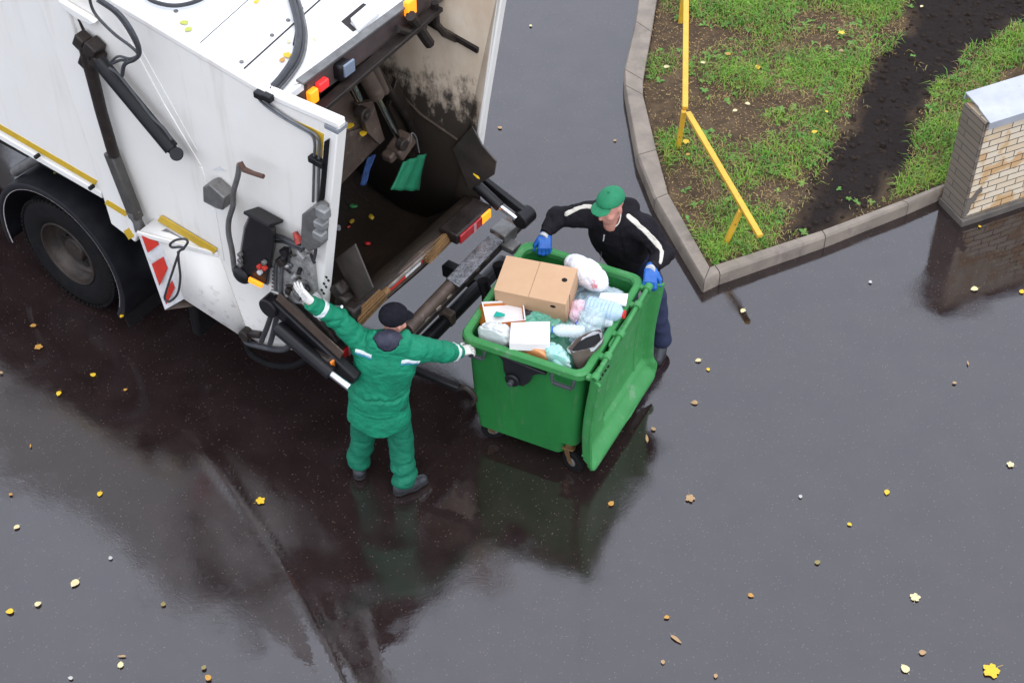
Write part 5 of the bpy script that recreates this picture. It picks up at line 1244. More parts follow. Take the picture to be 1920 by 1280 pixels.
bits = [((690, 460), (0.5, 0.02, 0.02), 'small red scrap lying on the hopper floor near the left flap', .04), ((660, 418), (0.45, 0.30, 0.03), 'yellow scrap lying in the hopper beside the rear post', .04), ((634, 430), (0.42, 0.42, 0.46), 'pale film scrap in the hopper behind the rear post', .06), ((664, 390), (0.05, 0.25, 0.08), 'green scrap lying upright in the hopper', .05), ((655, 428), (0.4, 0.04, 0.03), 'red scrap touching the pale film in the hopper', .035), ((697, 410), (0.55, 0.36, 0.03), 'bright yellow scrap in the middle of the hopper floor', .04)]
for k, (p, c_, lb, sz) in enumerate(bits):
    q = None
    for u_ in np.linspace(-.5, -1.6, 60):
        w_ = X(*p, u_); zz = np.interp(-u_, [-a_[0] for a_ in prof[3:]], [a_[1] for a_ in prof[3:]])
        if w_[2] < zz + .03: q = w_; break
    if q is None: continue
    wq = FT.world(q); o = bag('rubbish_scrap', lb, 'scrap', wq + np.array([0, 0, .02]), (sz * .7, sz * .45, sz * .3), pm('scrap_%d' % k, c_, rough=.4), 50 + k, .012, k, .006, (), False)
# ------------------------------------------------------------------ the two workers, sculpted from distance fields
V3 = lambda *a: np.array(a, float)
def nrm(v): v = np.array(v, float); return v / np.linalg.norm(v)
def minall(L_, k):
    d = L_[0]
    for q in L_[1:]: d = smin(d, q, k)
    return d
def folds(P, amp, f, seed, st=(1, 1, 1)):
    Q = P * np.array(st); a = wob(Q, f, seed, 6); b = wob(Q, f * 2.1, seed + 1, 6)
    return amp * (1 - 2.2 * np.abs(a)) + amp * .45 * (1 - 2.2 * np.abs(b))
def bounds(pts, pad):
    p = np.array(pts); return p.min(0) - pad, p.max(0) + pad
def head_field(c, f, u, S_=1.0):
    """c head centre, f where the face looks, u up"""
    f = nrm(f); u = nrm(np.array(u) - f * (np.array(u) @ f)); r = np.cross(f, u); M_ = np.stack([r, f, u], 1)
    w = lambda x, y, z: c + r * x + f * y + u * z
    def fn(P):
        P = (P - c) / S_ + c
        d = ell(P, w(0, -.012, .03), (.076, .096, .088), M_)
        d = smin(d, ell(P, w(0, .022, -.045), (.060, .070, .070), M_), .04)
        d = smin(d, ell(P, w(0, .058, -.088), (.030, .026, .022), M_), .03)          # chin
        d = smin(d, cone(P, w(0, .090, .012), w(0, .108, -.028), .010, .015), .012)  # nose
        d = smin(d, ell(P, w(0, .078, .032), (.052, .018, .012), M_), .015)          # brow
        for s_ in (-1, 1):
            d = smax(d, -ell(P, w(.031 * s_, .094, .010), (.018, .016, .011), M_), .012)
            d = smin(d, ell(P, w(.031 * s_, .075, .008), (.014, .013, .012), M_), .004)
            d = smin(d, ell(P, w(.045 * s_, .060, -.030), (.025, .025, .022), M_), .02)  # cheeks
            d = smin(d, ell(P, w(.078 * s_, -.006, -.008), (.010, .018, .030), M_), .006)
            d = smax(d, -ell(P, w(.088 * s_, .0, -.006), (.006, .009, .015), M_), .005)
        d = smin(d, ell(P, w(0, .086, -.055), (.024, .012, .012), M_), .008)
        d = smax(d, -ell(P, w(0, .099, -.056), (.022, .008, .0028), M_), .003)
        return d * S_
    return fn, (lambda x, y, z: c + (r * x + f * y + u * z) * S_), M_
def hand_field(w, d, n, side, curl, spread=.16, thumb=.9, sc=1.0, fat=1.0):
    """w wrist, d towards the fingers, n out of the palm; side +1 when the thumb is on cross(d,n)"""
    d = nrm(d); n = nrm(np.array(n) - d * (np.array(n) @ d)); s = np.cross(d, n) * side
    M_ = np.stack([s, d, n], 1); segs = []
    for i, (off, L_, r_) in enumerate(((.033, .074, .0100), (.011, .084, .0104), (-.011, .078, .0100), (-.032, .060, .0090))):
        r_ *= fat; p = w + d * .088 * sc + s * off * sc; a = 0.0; cu = curl[i] if isinstance(curl, (tuple, list)) else curl
        dd = nrm(d + s * spread * (off / .033)); rr = r_
        for L2, k in ((.44, .55), (.31, .9), (.25, .7)):
            a += cu * k; e = nrm(dd * math.cos(a) + n * math.sin(a)); q = p + e * L_ * L2 * sc
            segs.append((p, q, rr * sc, rr * .93 * sc)); p = q; rr *= .93
    p = w + d * .030 * sc + s * .036 * sc; e = nrm(d * .62 + s * thumb + n * .35); q = p + e * .042 * sc; segs.append((p, q, .0135 * sc * fat, .0115 * sc * fat))
    e2 = nrm(d * .85 + s * thumb * .45 + n * .5); segs.append((q, q + e2 * .036 * sc, .0115 * sc, .0095 * sc))
    pts = [a_ for sg in segs for a_ in sg[:2]] + [w, w - d * .02]
    def fn(P):
        dd = rbox(P, w + d * .050 * sc, (.042 * sc, .050 * sc, .0155 * sc), .014 * sc, M_)
        dd = smin(dd, cone(P, w - d * .015, w + d * .01, .033 * sc, .031 * sc, (n, .75)), .02)
        for a_, b_, r1, r2 in segs: dd = smin(dd, cone(P, a_, b_, r1, r2), .005)
        return dd
    return fn, bounds(pts, .05)

M_SKIN = pm('skin', (0.55, 0.27, 0.205), (0.52, 0.225, 0.17), 12, .5, .6, spec=.4); M_SKIN.node_tree.nodes['Principled BSDF'].inputs['Subsurface Weight'].default_value = .12
M_SKIN.node_tree.nodes['Principled BSDF'].inputs['Subsurface Radius'].default_value = (.02, .008, .004)
M_JKT = pm('green_workwear', (0.004, 0.205, 0.105), (0.003, 0.150, 0.076), 9, .62, .75, bump=.7, bscale=20, bdist=.02, spec=.35, dirt=((0.004, 0.12, 0.066), 5, .55, .75, .7))
M_TRS = pm('green_work_trousers', (0.004, 0.145, 0.080), (0.003, 0.105, 0.057), 6, .6, .75, bump=.7, bscale=18, bdist=.02, spec=.35, dirt=((0.012, 0.06, 0.04), 6, .58, .8, .6))
M_REFL = pm('reflective_tape', (0.62, 0.66, 0.66), (0.52, 0.56, 0.57), 30, .35, .5)
M_BLUT = pm('blue_piping', (0.03, 0.20, 0.36), rough=.5)
M_NAVY = pm('dark_navy_cloth', (0.013, 0.011, 0.014), (0.008, 0.007, 0.009), 14, .8, .95, spec=.2, bump=.5, bscale=45)
M_KNIT = pm('black_knit', (0.007, 0.007, 0.011), (0.012, 0.012, 0.016), 40, .85, .98, spec=.15, bump=.6, bscale=160)
M_SHOE = pm('shoe_leather', (0.020, 0.022, 0.027), (0.035, 0.036, 0.04), 18, .4, .6, bump=.2, bscale=60)
M_SOLE = pm('shoe_sole', (0.012, 0.012, 0.012), rough=.7)
M_WGLV = pm('white_glove', (0.66, 0.64, 0.60), (0.55, 0.52, 0.47), 25, .75, .9, bump=.35, bscale=150)
M_BGLV = pm('blue_glove', (0.012, 0.115, 0.42), (0.008, 0.08, 0.32), 18, .3, .5, bump=.5, bscale=60)

# ================= man in green, back to the viewer, one hand on the lorry and one on the container
A = dict(ankL=V3(-1.22, 8.74, .10), kneeL=V3(-1.15, 8.77, .50), hipL=V3(-1.10, 8.70, .92), ankR=V3(-.845, 8.55, .10), kneeR=V3(-.865, 8.66, .50), hipR=V3(-.92, 8.68, .92),
         pel=V3(-1.01, 8.69, .96), chest=V3(-.94, 8.72, 1.30), neck=V3(-.90, 8.77, 1.50), head=V3(-.87, 8.815, 1.615), shL=V3(-1.105, 8.76, 1.43), shR=V3(-.70, 8.73, 1.41),
         elR=V3(-.505, 8.83, 1.27), wrR=V3(-.405, 8.93, 1.175))
hl = FT.world(S(566, 552, -.14)); A['wrL'] = FT.world(S(582, 568, -.16)); A['elL'] = (A['shL'] + A['wrL']) / 2 + V3(-.0, .03, .03)
O1 = V3(-1.03, 8.66, 0)
fwd1 = nrm((.12, .99, 0)); look1 = nrm((.72, .62, -.30)); up1 = nrm((.16, .24, .95))
hf1, hw1, HM1 = head_field(A['head'], look1, up1)
def body1(P):
    d = hf1(P)
    d = smin(d, cone(P, A['head'] + V3(-.01, -.02, -.07), A['neck'] + V3(0, 0, -.05), .052, .062), .03)
    d = smin(d, cone(P, A['pel'], A['chest'], .12, .14, (fwd1, .7)), .05)
    d = smin(d, cone(P, A['shL'], A['shR'], .06, .06), .05)
    for a_, b_, c_ in (('shL', 'elL', 'wrL'), ('shR', 'elR', 'wrR')):
        d = smin(d, cone(P, A[a_], A[b_], .048, .038), .03); d = smin(d, cone(P, A[b_], A[c_], .038, .026), .015)
    for s_ in 'LR':
        d = smin(d, cone(P, A['hip' + s_], A['knee' + s_], .080, .052), .04); d = smin(d, cone(P, A['knee' + s_], A['ank' + s_], .050, .036), .015)
    return d
lo, hi = bounds(list(A.values()), .14)
person1 = surf_obj('person', body1, lo, hi, .010, M_SKIN, None, 1, O1); person1.location = O1
tag(person1, 'worker in green jacket and trousers seen from behind with arms spread and black cap', 'person')
def jacket1_raw(P):
    sq = (fwd1, .72)
    d = cone(P, A['pel'] + V3(-.01, -.01, -.30), A['pel'] + V3(0, 0, .02), .255, .215, sq)
    d = smin(d, cone(P, A['pel'] + V3(0, 0, .03), A['chest'], .215, .225, sq), .05)
    d = smin(d, cone(P, A['chest'], A['neck'] + V3(0, -.03, -.06), .215, .13, sq), .06)
    d = smin(d, cone(P, A['shL'] + V3(.04, 0, 0), A['shR'] + V3(-.04, 0, 0), .098, .098), .06)
    for a_, b_, c_ in (('shL', 'elL', 'wrL'), ('shR', 'elR', 'wrR')):
        d = smin(d, cone(P, A[a_], A[b_], .096, .078), .05); d = smin(d, cone(P, A[b_], A[c_], .078, .058), .03)
    # hood bunched on the shoulders, stand up collar
    d = smin(d, ell(P, A['neck'] + V3(-.01, -.115, -.02), (.165, .065, .13)), .022)
    d = smin(d, ell(P, A['neck'] + V3(-.02, -.155, -.140), (.095, .045, .075)), .015)
    for s_ in (-1, 1): d = smin(d, ell(P, A['neck'] + V3(.125 * s_ - .005, -.045, .025), (.045, .080, .055)), .02)
    d = smin(d, cone(P, A['neck'] + V3(-.115, -.06, .0), A['neck'] + V3(-.12, -.03, .06), .028, .02), .02)
    return d
def tarm(P, a_, b_): ab = b_ - a_; return (P - a_) @ ab / (ab @ ab)
def jacket1(P):
    d = jacket1_raw(P)
    # crumples: sleeves ring shaped, body horizontal, quilted seams
    z = P[:, 2]
    d = d + crease(P, .0055, 13, 5, (.7, 1, 1.9), .09)
    wz = A['pel'][2] + .075
    w = np.exp(-((z - (wz + .01 * np.sin(P[:, 0] * 30))) / .014) ** 2)
    torso = np.exp(-((P[:, 0] + 1.0) / .34) ** 6)
    d = d + .020 * w * torso
    gath = np.exp(-((z - wz) / .06) ** 2) * torso
    d = d - .006 * gath * np.sin(P[:, 0] * 95 + 2 * np.sin(z * 40))
    for zz in (.90, .86): d = d + .005 * np.exp(-((z - zz - .012 * np.sin(P[:, 0] * 9)) / .007) ** 2) * torso
    for a_, b_ in (('shL', 'elL'), ('elL', 'wrL'), ('shR', 'elR'), ('elR', 'wrR')):
        t = tarm(P, A[a_], A[b_]); q = P - A[a_] - np.outer(t, A[b_] - A[a_]); near = np.exp(-(np.linalg.norm(q, axis=1) / .12) ** 4) * ((t > -.1) & (t < 1.1))
        d = d + near * (crease(P, .006, 20, 8, (1, 1, 1), .18) - .0025 * np.sin(t * 21 + 4 * wob(P, 9, 8)))
    # open cuffs, straight hem, hood hollow
    for a_, b_ in (('elL', 'wrL'), ('elR', 'wrR')):
        e = nrm(A[b_] - A[a_]); d = smax(d, np.where(np.linalg.norm(P - A[b_], axis=1) < .16, (P - A[b_] - e * .012) @ e, -1), .012)
    d = smax(d, A['pel'][2] - .275 + .02 * np.sin(P[:, 0] * 14) - z, .02)
    d = smax(d, -ell(P, A['neck'] + V3(-.01, -.098, .045), (.108, .078, .085)), .010)
    d = smin(d, cone(P, A['neck'] + V3(-.118, -.07, .01), A['neck'] + V3(-.105, -.05, .095), .030, .017), .015)
    d = smin(d, cone(P, A['neck'] + V3(-.06, -.05, .085), A['neck'] + V3(.05, -.06, .075), .020, .020), .012)
    d = smin(d, cone(P, A['neck'] + V3(.05, -.06, .075), A['neck'] + V3(.125, -.075, .02), .022, .028), .012)
    return d
lo, hi = bounds([A[k] for k in ('wrL', 'wrR', 'pel', 'head', 'shL', 'shR')] + [V3(-1.0, 8.5, .66), V3(-1.0, 8.9, .66)], .13)
surf_obj('jacket', jacket1, lo, hi, .0085, M_JKT, person1, 1, O1)
def on(fn, off, reg): return lambda P: smax(fn(P) - off, reg(P), .002)
def band(name, fn, a_, b_, t0, hw, mat, root, O, off=.005, vox=.005, rr=.12):
    a_, b_ = A[a_] if isinstance(a_, str) else a_, A[b_] if isinstance(b_, str) else b_; L_ = np.linalg.norm(b_ - a_); e = (b_ - a_) / L_; c = a_ + e * L_ * t0
    reg = lambda P: np.maximum(np.abs((P - c) @ e) - hw, np.linalg.norm(P - c, axis=1) - rr)
    shell = lambda P: np.maximum(on(fn, off, reg)(P), -(fn(P) + .004))
    return surf_obj(name, shell, c - rr, c + rr, vox, mat, root, 0, O)
band('cuff_band', jacket1, 'elL', 'wrL', .62, .019, M_REFL, person1, O1); band('cuff_band', jacket1, 'elR', 'wrR', .66, .017, M_REFL, person1, O1)
def patchbox(name, fn, c, h, M_, mat, root, O, off=.005, vox=.005):
    reg = lambda P: rbox(P, c, h, .002, M_)
    shell = lambda P: np.maximum(on(fn, off, reg)(P), -(fn(P) + .004))
    r_ = max(h) * 1.1; return surf_obj(name, shell, np.array(c) - r_, np.array(c) + r_, vox, mat, root, 0, O)
def onsurf(px, py, fn, y0=7.5, y1=9.6):
    """march along the line of sight until the field is met: a real point on the cloth"""
    P = np.stack([aty(px, py, y_) for y_ in np.linspace(y0, y1, 400)]); v = fn(P); k = np.argmax(v < 0); return P[k]
for (xa, ya), (xb, yb) in (((667, 655), (697, 668)), ((752, 677), (787, 678))):
    a_, b_ = onsurf(xa, ya, jacket1), onsurf(xb, yb, jacket1); c = (a_ + b_) / 2; ex = nrm(b_ - a_); ey = nrm(np.cross(np.cross(ex, [0, 1, 0]), ex)); ez = np.cross(ex, ey)
    Lh = np.linalg.norm(b_ - a_) / 2
    patchbox('reflective_strip', jacket1, c, (Lh, .14, .014), np.stack([ex, ey, ez], 1), M_REFL, person1, O1)
    patchbox('blue_piping', jacket1, c - ez * .023 * (1 if ez[2] > 0 else -1), (Lh, .14, .005), np.stack([ex, ey, ez], 1), M_BLUT, person1, O1, .005, .004)
surf_obj('hood_lining', lambda P: ell(P, A['neck'] + V3(-.008, -.086, .040), (.110, .076, .082)) - folds(P, .006, 30, 3), A['neck'] - .2, A['neck'] + .2, .007, pm('hood_lining', (0.030, 0.030, 0.052), (0.018, 0.018, 0.032), 16, .6, .8, bump=.8, bscale=18, bdist=.02), person1, 1, O1)
def trousers1(P):
    d = cone(P, A['hipL'], A['hipR'], .13, .13, (fwd1, .9))
    for s_, sd in (('L', 1), ('R', 2)):
        a_, b_, c_ = A['hip' + s_], A['knee' + s_], A['ank' + s_] + V3(0, 0, .02)
        d = smin(d, cone(P, a_, b_, .125, .098), .05); d = smin(d, cone(P, b_, c_, .098, .092), .03)
    d = d + crease(P, .009, 11, 41, (1, 1, 1.2), .13)
    for s_ in 'LR':
        t = (P[:, 2] - .12) / .3; near = np.exp(-(t / .5) ** 2); d = d - .006 * near * np.sin(P[:, 2] * 52 + 5 * wob(P, 8, 44))
    return smax(d, .085 - P[:, 2], .012)
lo, hi = bounds([A[k] for k in ('ankL', 'ankR', 'hipL', 'hipR', 'kneeL', 'kneeR')], .17)
surf_obj('trousers', trousers1, lo, hi, .0085, M_TRS, person1, 1, O1)
def shoe(ank, toe, root, O):
    ank = np.array(ank); a0 = V3(ank[0], ank[1], 0); d = nrm(np.array([toe[0], toe[1], 0]) - a0); h = a0 - d * .055; t = a0 + d * .185
    def up(P):
        e = cone(P, h + V3(0, 0, .055), a0 + d * .06 + V3(0, 0, .055), .046, .048); e = smin(e, cone(P, a0 + d * .06 + V3(0, 0, .045), t - d * .03 + V3(0, 0, .034), .050, .038), .03)
        e = smin(e, cone(P, a0 + V3(0, 0, .05), a0 + V3(0, 0, .13), .05, .052), .03); return smax(e - folds(P, .002, 40, 2), .012 - P[:, 2], .004)
    lo, hi = bounds([h, t], .08); hi[2] = .2
    b_ = surf_obj('boot', up, lo, hi, .006, M_SHOE, root, 1, O)
    sl_ = lambda P: np.maximum(smin(cone(P * np.array([1, 1, 0]), h, a0 + d * .05, .050, .052), cone(P * np.array([1, 1, 0]), a0 + d * .08, t - d * .03, .054, .044), .04), np.abs(P[:, 2] - .011) - .011)
    surf_obj('sole', sl_, lo - V3(0, 0, .02), hi, .006, M_SOLE, b_, 0, O)
shoe(A['ankL'], A['ankL'][:2] + np.array([-.02, .2]), person1, O1); shoe(A['ankR'], atz(800, 900, 0)[:2], person1, O1)
# gloves
nT = FT.world((0, 1, 0)) - FT.world((0, 0, 0)); uT = FT.world((1, 0, 0)) - FT.world((0, 0, 0))
f_, (lo, hi) = hand_field(A['wrL'] - V3(-.01, 0, .0), nrm(-uT * .80 + V3(0, 0, .55)), nT, 1, (.16, .14, .18, .24), .13, .8, 1.1)
surf_obj('glove', f_, lo, hi, .0045, M_WGLV, person1, 1, O1)
gb = FB.world((-.40, -.615, 1.11)); dR = nrm(gb + V3(0, 0, .05) - A['wrR'])
f_, (lo, hi) = hand_field(A['wrR'] - dR * .005, nrm(dR + V3(.0, 0, .02)), V3(.1, .25, -1), 1, (.55, .6, .65, .7), .12, .8, 1.02)
surf_obj('glove', f_, lo, hi, .0045, M_WGLV, person1, 1, O1)
# dark cap with its peak to the right
def cap_field(w, M_, peak=True, low=0.0, S_=1.0, lift=0.0):
    c0 = w(0, 0, 0); w_ = lambda x, y, z: c0 + M_ @ np.array([x, y, z])
    def fn(P):
        P = (P - c0) / S_ + c0; w = w_
        d = ell(P, w(0, -.012, .052), (.093, .112, .088 - lift * .3), M_)
        d = smax(d, -((P - w(0, 0, .012 - low)) @ M_[:, 2] + .22 * ((P - w(0, 0, 0)) @ M_[:, 1]) * -1), .01)
        if peak:
            q = ell(P, w(0, .088, .030 + lift), (.074, .072, .011), M_); q = smax(q, -((P - w(0, .05, 0)) @ M_[:, 1]), .01); d = smin(d, q, .008)
        d = d + .0022 * np.exp(-(((P - c0) @ M_[:, 0]) / .004) ** 2) + .0015 * np.exp(-((np.abs((P - c0) @ M_[:, 0]) - .055 * (1 - ((P - c0) @ M_[:, 2] - .05) * 4)) / .004) ** 2)
        return smin(d, ell(P, w(0, -.012, .142), (.010, .010, .006), M_), .004) * S_
    return fn
lo, hi = A['head'] - .24, A['head'] + .24
surf_obj('cap', cap_field(hw1, HM1, True, .065, 1.06), lo, hi, .006, M_KNIT, person1, 1, O1)

# ================= man in dark hooded top leaning over the container
B = dict(head=V3(.775, 10.09, 1.630), neck=V3(.815, 10.17, 1.485), chest=V3(.82, 10.25, 1.27), pel=V3(.95, 10.39, .92), shR=V3(.60, 10.22, 1.42), shL=V3(1.06, 10.12, 1.37), elR=V3(.36, 10.27, 1.34), wrR=V3(.265, 10.115, 1.295),
         elL=V3(1.215, 10.03, 1.17), wrL=V3(1.095, 9.74, 1.275), hipR=V3(.90, 10.42, .90), hipL=V3(1.08, 10.36, .90), kneeL=V3(1.20, 10.22, .50), ankL=V3(1.27, 10.09, .10), kneeR=V3(.98, 10.50, .48), ankR=V3(1.02, 10.62, .10))
O2 = V3(1.05, 10.3, 0)
fwd2 = nrm((-.42, -.88, -.25)); look2 = nrm((-.66, -.70, -.26)); up2 = nrm((-.14, -.12, .97))
hf2, hw2, HM2 = head_field(B['head'], look2, up2, 1.2)
def body2(P):
    d = hf2(P)
    d = smin(d, cone(P, B['head'] + V3(.03, .04, -.06), B['neck'] + V3(0, 0, -.04), .062, .074), .03)
    d = smin(d, cone(P, B['head'] + V3(.0, -.01, -.09), B['neck'] + V3(-.03, -.060, -.075), .055, .056), .02)
    d = smin(d, cone(P, B['pel'], B['chest'], .12, .14, (fwd2, .75)), .05)
    d = smin(d, cone(P, B['shL'], B['shR'], .06, .06), .05)
    for a_, b_, c_ in (('shL', 'elL', 'wrL'), ('shR', 'elR', 'wrR')):
        d = smin(d, cone(P, B[a_], B[b_], .048, .038), .03); d = smin(d, cone(P, B[b_], B[c_], .038, .026), .015)
    for s_ in 'LR':
        d = smin(d, cone(P, B['hip' + s_], B['knee' + s_], .080, .052), .04); d = smin(d, cone(P, B['knee' + s_], B['ank' + s_], .050, .036), .015)
    return d
lo, hi = bounds(list(B.values()), .14)
person2 = surf_obj('person', body2, lo, hi, .0085, M_SKIN, None, 1, O2); person2.location = O2
tag(person2, 'worker in black hooded top with white sleeve stripes and green cap gripping the container', 'person')
def top2_raw(P):
    sq = (fwd2, .78)
    d = cone(P, B['pel'] + V3(0, 0, -.06), B['pel'] * .45 + B['chest'] * .55, .225, .245, sq)
    d = smin(d, cone(P, B['pel'] * .45 + B['chest'] * .55, B['chest'] + V3(0, .02, .05), .245, .225, sq), .06)
    d = smin(d, cone(P, B['chest'], B['neck'] + V3(0, .02, -.05), .20, .11, sq), .06)
    d = smin(d, cone(P, B['shL'] + V3(-.04, 0, 0), B['shR'] + V3(.04, 0, 0), .098, .095), .06)
    for a_, b_, c_ in (('shL', 'elL', 'wrL'), ('shR', 'elR', 'wrR')):
        d = smin(d, cone(P, B[a_], B[b_], .104, .088), .05); d = smin(d, cone(P, B[b_], B[c_], .086, .054), .035)
    d = smin(d, ell(P, B['neck'] + V3(.07, .09, -.015), (.135, .075, .085)), .04)      # hood on the back
    d = smin(d, ell(P, B['neck'] + V3(.0, .01, .005), (.098, .088, .055)), .03)        # collar
    return d
neckc = B['neck'] + nrm(look2 * .6 + V3(0, 0, .6)) * .05
def top2(P):
    d = top2_raw(P) + crease(P, .008, 11, 61, (1.2, 1, 1.2), .17)
    for a_, b_ in (('shL', 'elL'), ('elL', 'wrL'), ('shR', 'elR'), ('elR', 'wrR')):
        t = tarm(P, B[a_], B[b_]); q = P - B[a_] - np.outer(t, B[b_] - B[a_]); near = np.exp(-(np.linalg.norm(q, axis=1) / .12) ** 4) * ((t > -.1) & (t < 1.1))
        d = d + near * crease(P, .006, 20, 68, (1, 1, 1), .18)
    for a_, b_ in (('elL', 'wrL'), ('elR', 'wrR')):
        e = nrm(B[b_] - B[a_]); d = smax(d, np.where(np.linalg.norm(P - B[b_], axis=1) < .15, (P - B[b_] - e * .0) @ e, -1), .012)
        t = tarm(P, B[a_], B[b_]); d = d + .010 * np.exp(-((t - .80) / .035) ** 2) * (np.linalg.norm(P - B[b_], axis=1) < .16)
    # open neck
    d = smax(d, -cone(P, B['head'] + V3(-.0, 0, 0), B['neck'] + V3(-.035, -.065, .0), .088, .075), .012)
    d = smax(d, -cone(P, B['neck'] + V3(-.045, -.08, .01), B['neck'] + V3(-.062, -.135, -.115), .062, .012), .012)
    return d
lo, hi = bounds([B[k] for k in ('wrL', 'wrR', 'pel', 'neck', 'shL', 'shR', 'elL', 'elR', 'chest')], .24)
surf_obj('hooded_top', top2, lo, hi, .0085, M_NAVY, person2, 1, O2)
def stripe(name, path, r_, fn, mat, off=.005):
    reg = lambda P: np.min([cone(P, path[i], path[i + 1], r_, r_) for i in range(len(path) - 1)], axis=0)
    shell = lambda P: np.maximum(np.maximum(fn(P) - off, reg(P)), -(fn(P) + .004))
    lo, hi = bounds(path, r_ + .02); return surf_obj(name, shell, lo, hi, .005, mat, person2, 0, O2)
M_CRM = pm('cream_stripe', (0.62, 0.58, 0.50), (0.52, 0.48, 0.41), 20, .7, .85, bump=.2, bscale=60)
os2 = lambda px, py: onsurf(px, py, top2, 8.6, 11.2)
stripe('sleeve_stripe', [os2(*p) for p in ((1178, 406), (1192, 417), (1208, 432), (1222, 446), (1236, 462))], .023, top2, M_CRM)
stripe('sleeve_stripe', [os2(*p) for p in ((1237, 463), (1241, 471), (1240, 480), (1238, 492))], .017, top2, M_CRM)
stripe('sleeve_stripe', [os2(*p) for p in ((1108, 388), (1094, 388), (1078, 393), (1062, 401))], .021, top2, M_CRM)
# pale lining of the collar, lime shirt, zip
surf_obj('collar_lining', lambda P: np.maximum(np.maximum(np.abs(cone(P, B['head'] + V3(0, 0, 0), B['neck'] + V3(-.035, -.065, 0), .092, .079)) - .005, np.maximum(top2_raw(P) - .014, B['neck'][0] + .0 - P[:, 0])), -(top2_raw(P) + .035)), B['neck'] - .2, B['neck'] + .2, .006, M_CRM, person2, 1, O2)
surf_obj('shirt', lambda P: cone(P, B['neck'] + V3(-.026, -.045, -.115), B['chest'] + V3(-.03, -.06, .02), .052, .10), B['neck'] - .3, B['neck'] + .2, .007, pm('lime_shirt', (0.30, 0.48, 0.03), (0.25, 0.42, 0.03), 12, .7), person2, 1, O2)
z0_, z1_ = os2(1133, 440), os2(1131, 452); mb = MB(); mb.tube([z0_ - O2 + V3(0, -.006, .006), z1_ - O2 + V3(0, -.006, .006)], .006, 8); mb.build('zip_pull', M_TWHT, person2)
P_ = [os2(*p) for p in ((1130, 456), (1128, 470), (1126, 488))]; mb = MB(); mb.tube([q - O2 + V3(0, -.002, .002) for q in P_], .003, 6); mb.build('zip', M_BLK, person2)
P_ = [os2(*p) for p in ((1161, 424), (1164, 440), (1169, 460), (1174, 476))]; mb = MB(); mb.tube(smooth_path([q - O2 + V3(0, -.005, .005) for q in P_], 5), .0035, 6); mb.build('drawstring', M_BLK, person2)
M_JEAN = pm('navy_trousers', (0.014, 0.020, 0.055), (0.010, 0.014, 0.038), 10, .75, .9, bump=.3, bscale=60)
def trousers2(P):
    d = cone(P, B['hipL'], B['hipR'], .13, .13)
    for s_ in 'LR':
        a_, b_, c_ = B['hip' + s_], B['knee' + s_], B['ank' + s_] + V3(0, 0, .03)
        d = smin(d, cone(P, a_, b_, .118, .088), .05); d = smin(d, cone(P, b_, c_, .088, .080), .03)
    return smax(d - folds(P, .008, 15, 71, (1, 1, 1.5)), .08 - P[:, 2], .012)
lo, hi = bounds([B[k] for k in ('ankL', 'ankR', 'hipL', 'hipR', 'kneeL', 'kneeR')], .17)
surf_obj('trousers', trousers2, lo, hi, .010, M_JEAN, person2, 1, O2)
shoe(B['ankL'], B['ankL'][:2] + np.array([-.05, -.2]), person2, O2); shoe(B['ankR'], B['ankR'][:2] + np.array([-.08, -.2]), person2, O2)
dR = nrm((-.02, -.80, -.42)); f_, (lo, hi) = hand_field(B['wrR'], dR, V3(.05, .35, -1), -1, (1.2, 1.25, 1.3, 1.3), .08, .5, 1.3, 1.35)
surf_obj('glove', f_, lo, hi, .0045, M_BGLV, person2, 1, O2)
dL = nrm((-.10, -.86, -.36)); f_, (lo, hi) = hand_field(B['wrL'], dL, V3(-.05, .35, -1), 1, (1.1, 1.15, 1.2, 1.2), .08, .5, 1.3, 1.35)
surf_obj('glove', f_, lo, hi, .0045, M_BGLV, person2, 1, O2)
for w_, e_ in ((B['wrR'], nrm(B['wrR'] - B['elR'])), (B['wrL'], nrm(B['wrL'] - B['elL']))):
    surf_obj('glove_cuff', lambda P: np.maximum(cone(P, w_ - e_ * .03, w_ + e_ * .04, .036, .042), np.abs((P - w_ - e_ * .012) @ e_) - .018), w_ - .08, w_ + .08, .005, pm('glove_cuff', (.5, .5, .5), rough=.8) if 'glove_cuff' not in bpy.data.materials else bpy.data.materials['glove_cuff'], person2, 1, O2)
lo, hi = B['head'] - .24, B['head'] + .24
surf_obj('cap', cap_field(hw2, HM2, True, -.040, 1.14, .026), lo, hi, .0055, pm('green_cap', (0.010, 0.190, 0.080), (0.008, 0.155, 0.064), 12, .65, .8, bump=.15, bscale=120), person2, 1, O2)
surf_obj('hair', lambda P: np.maximum(ell(P, hw2(0, -.014, .02), (.080, .098, .086), HM2), np.maximum((P - hw2(0, .0, .02)) @ HM2[:, 2], (P - hw2(0, .005, 0)) @ HM2[:, 1])), lo, hi, .006, pm('cropped_hair', (0.10, 0.06, 0.04), (0.2, 0.11, 0.08), 60, .8), person2, 1, O2)
for s_ in (-1, 1):
    mb = MB(); mb.sphere(hw2(.031 * s_, .083, .009) - O2, .0085, None, 10, 8); e_ = mb.build('eye', pm('eye_white', (.6, .57, .55), rough=.2) if s_ < 0 else bpy.data.materials['eye_white'], person2)
    mb = MB(); mb.sphere(hw2(.031 * s_, .0895, .008) - O2, .0042, None, 8, 6); mb.build('iris', M_BLK, e_)
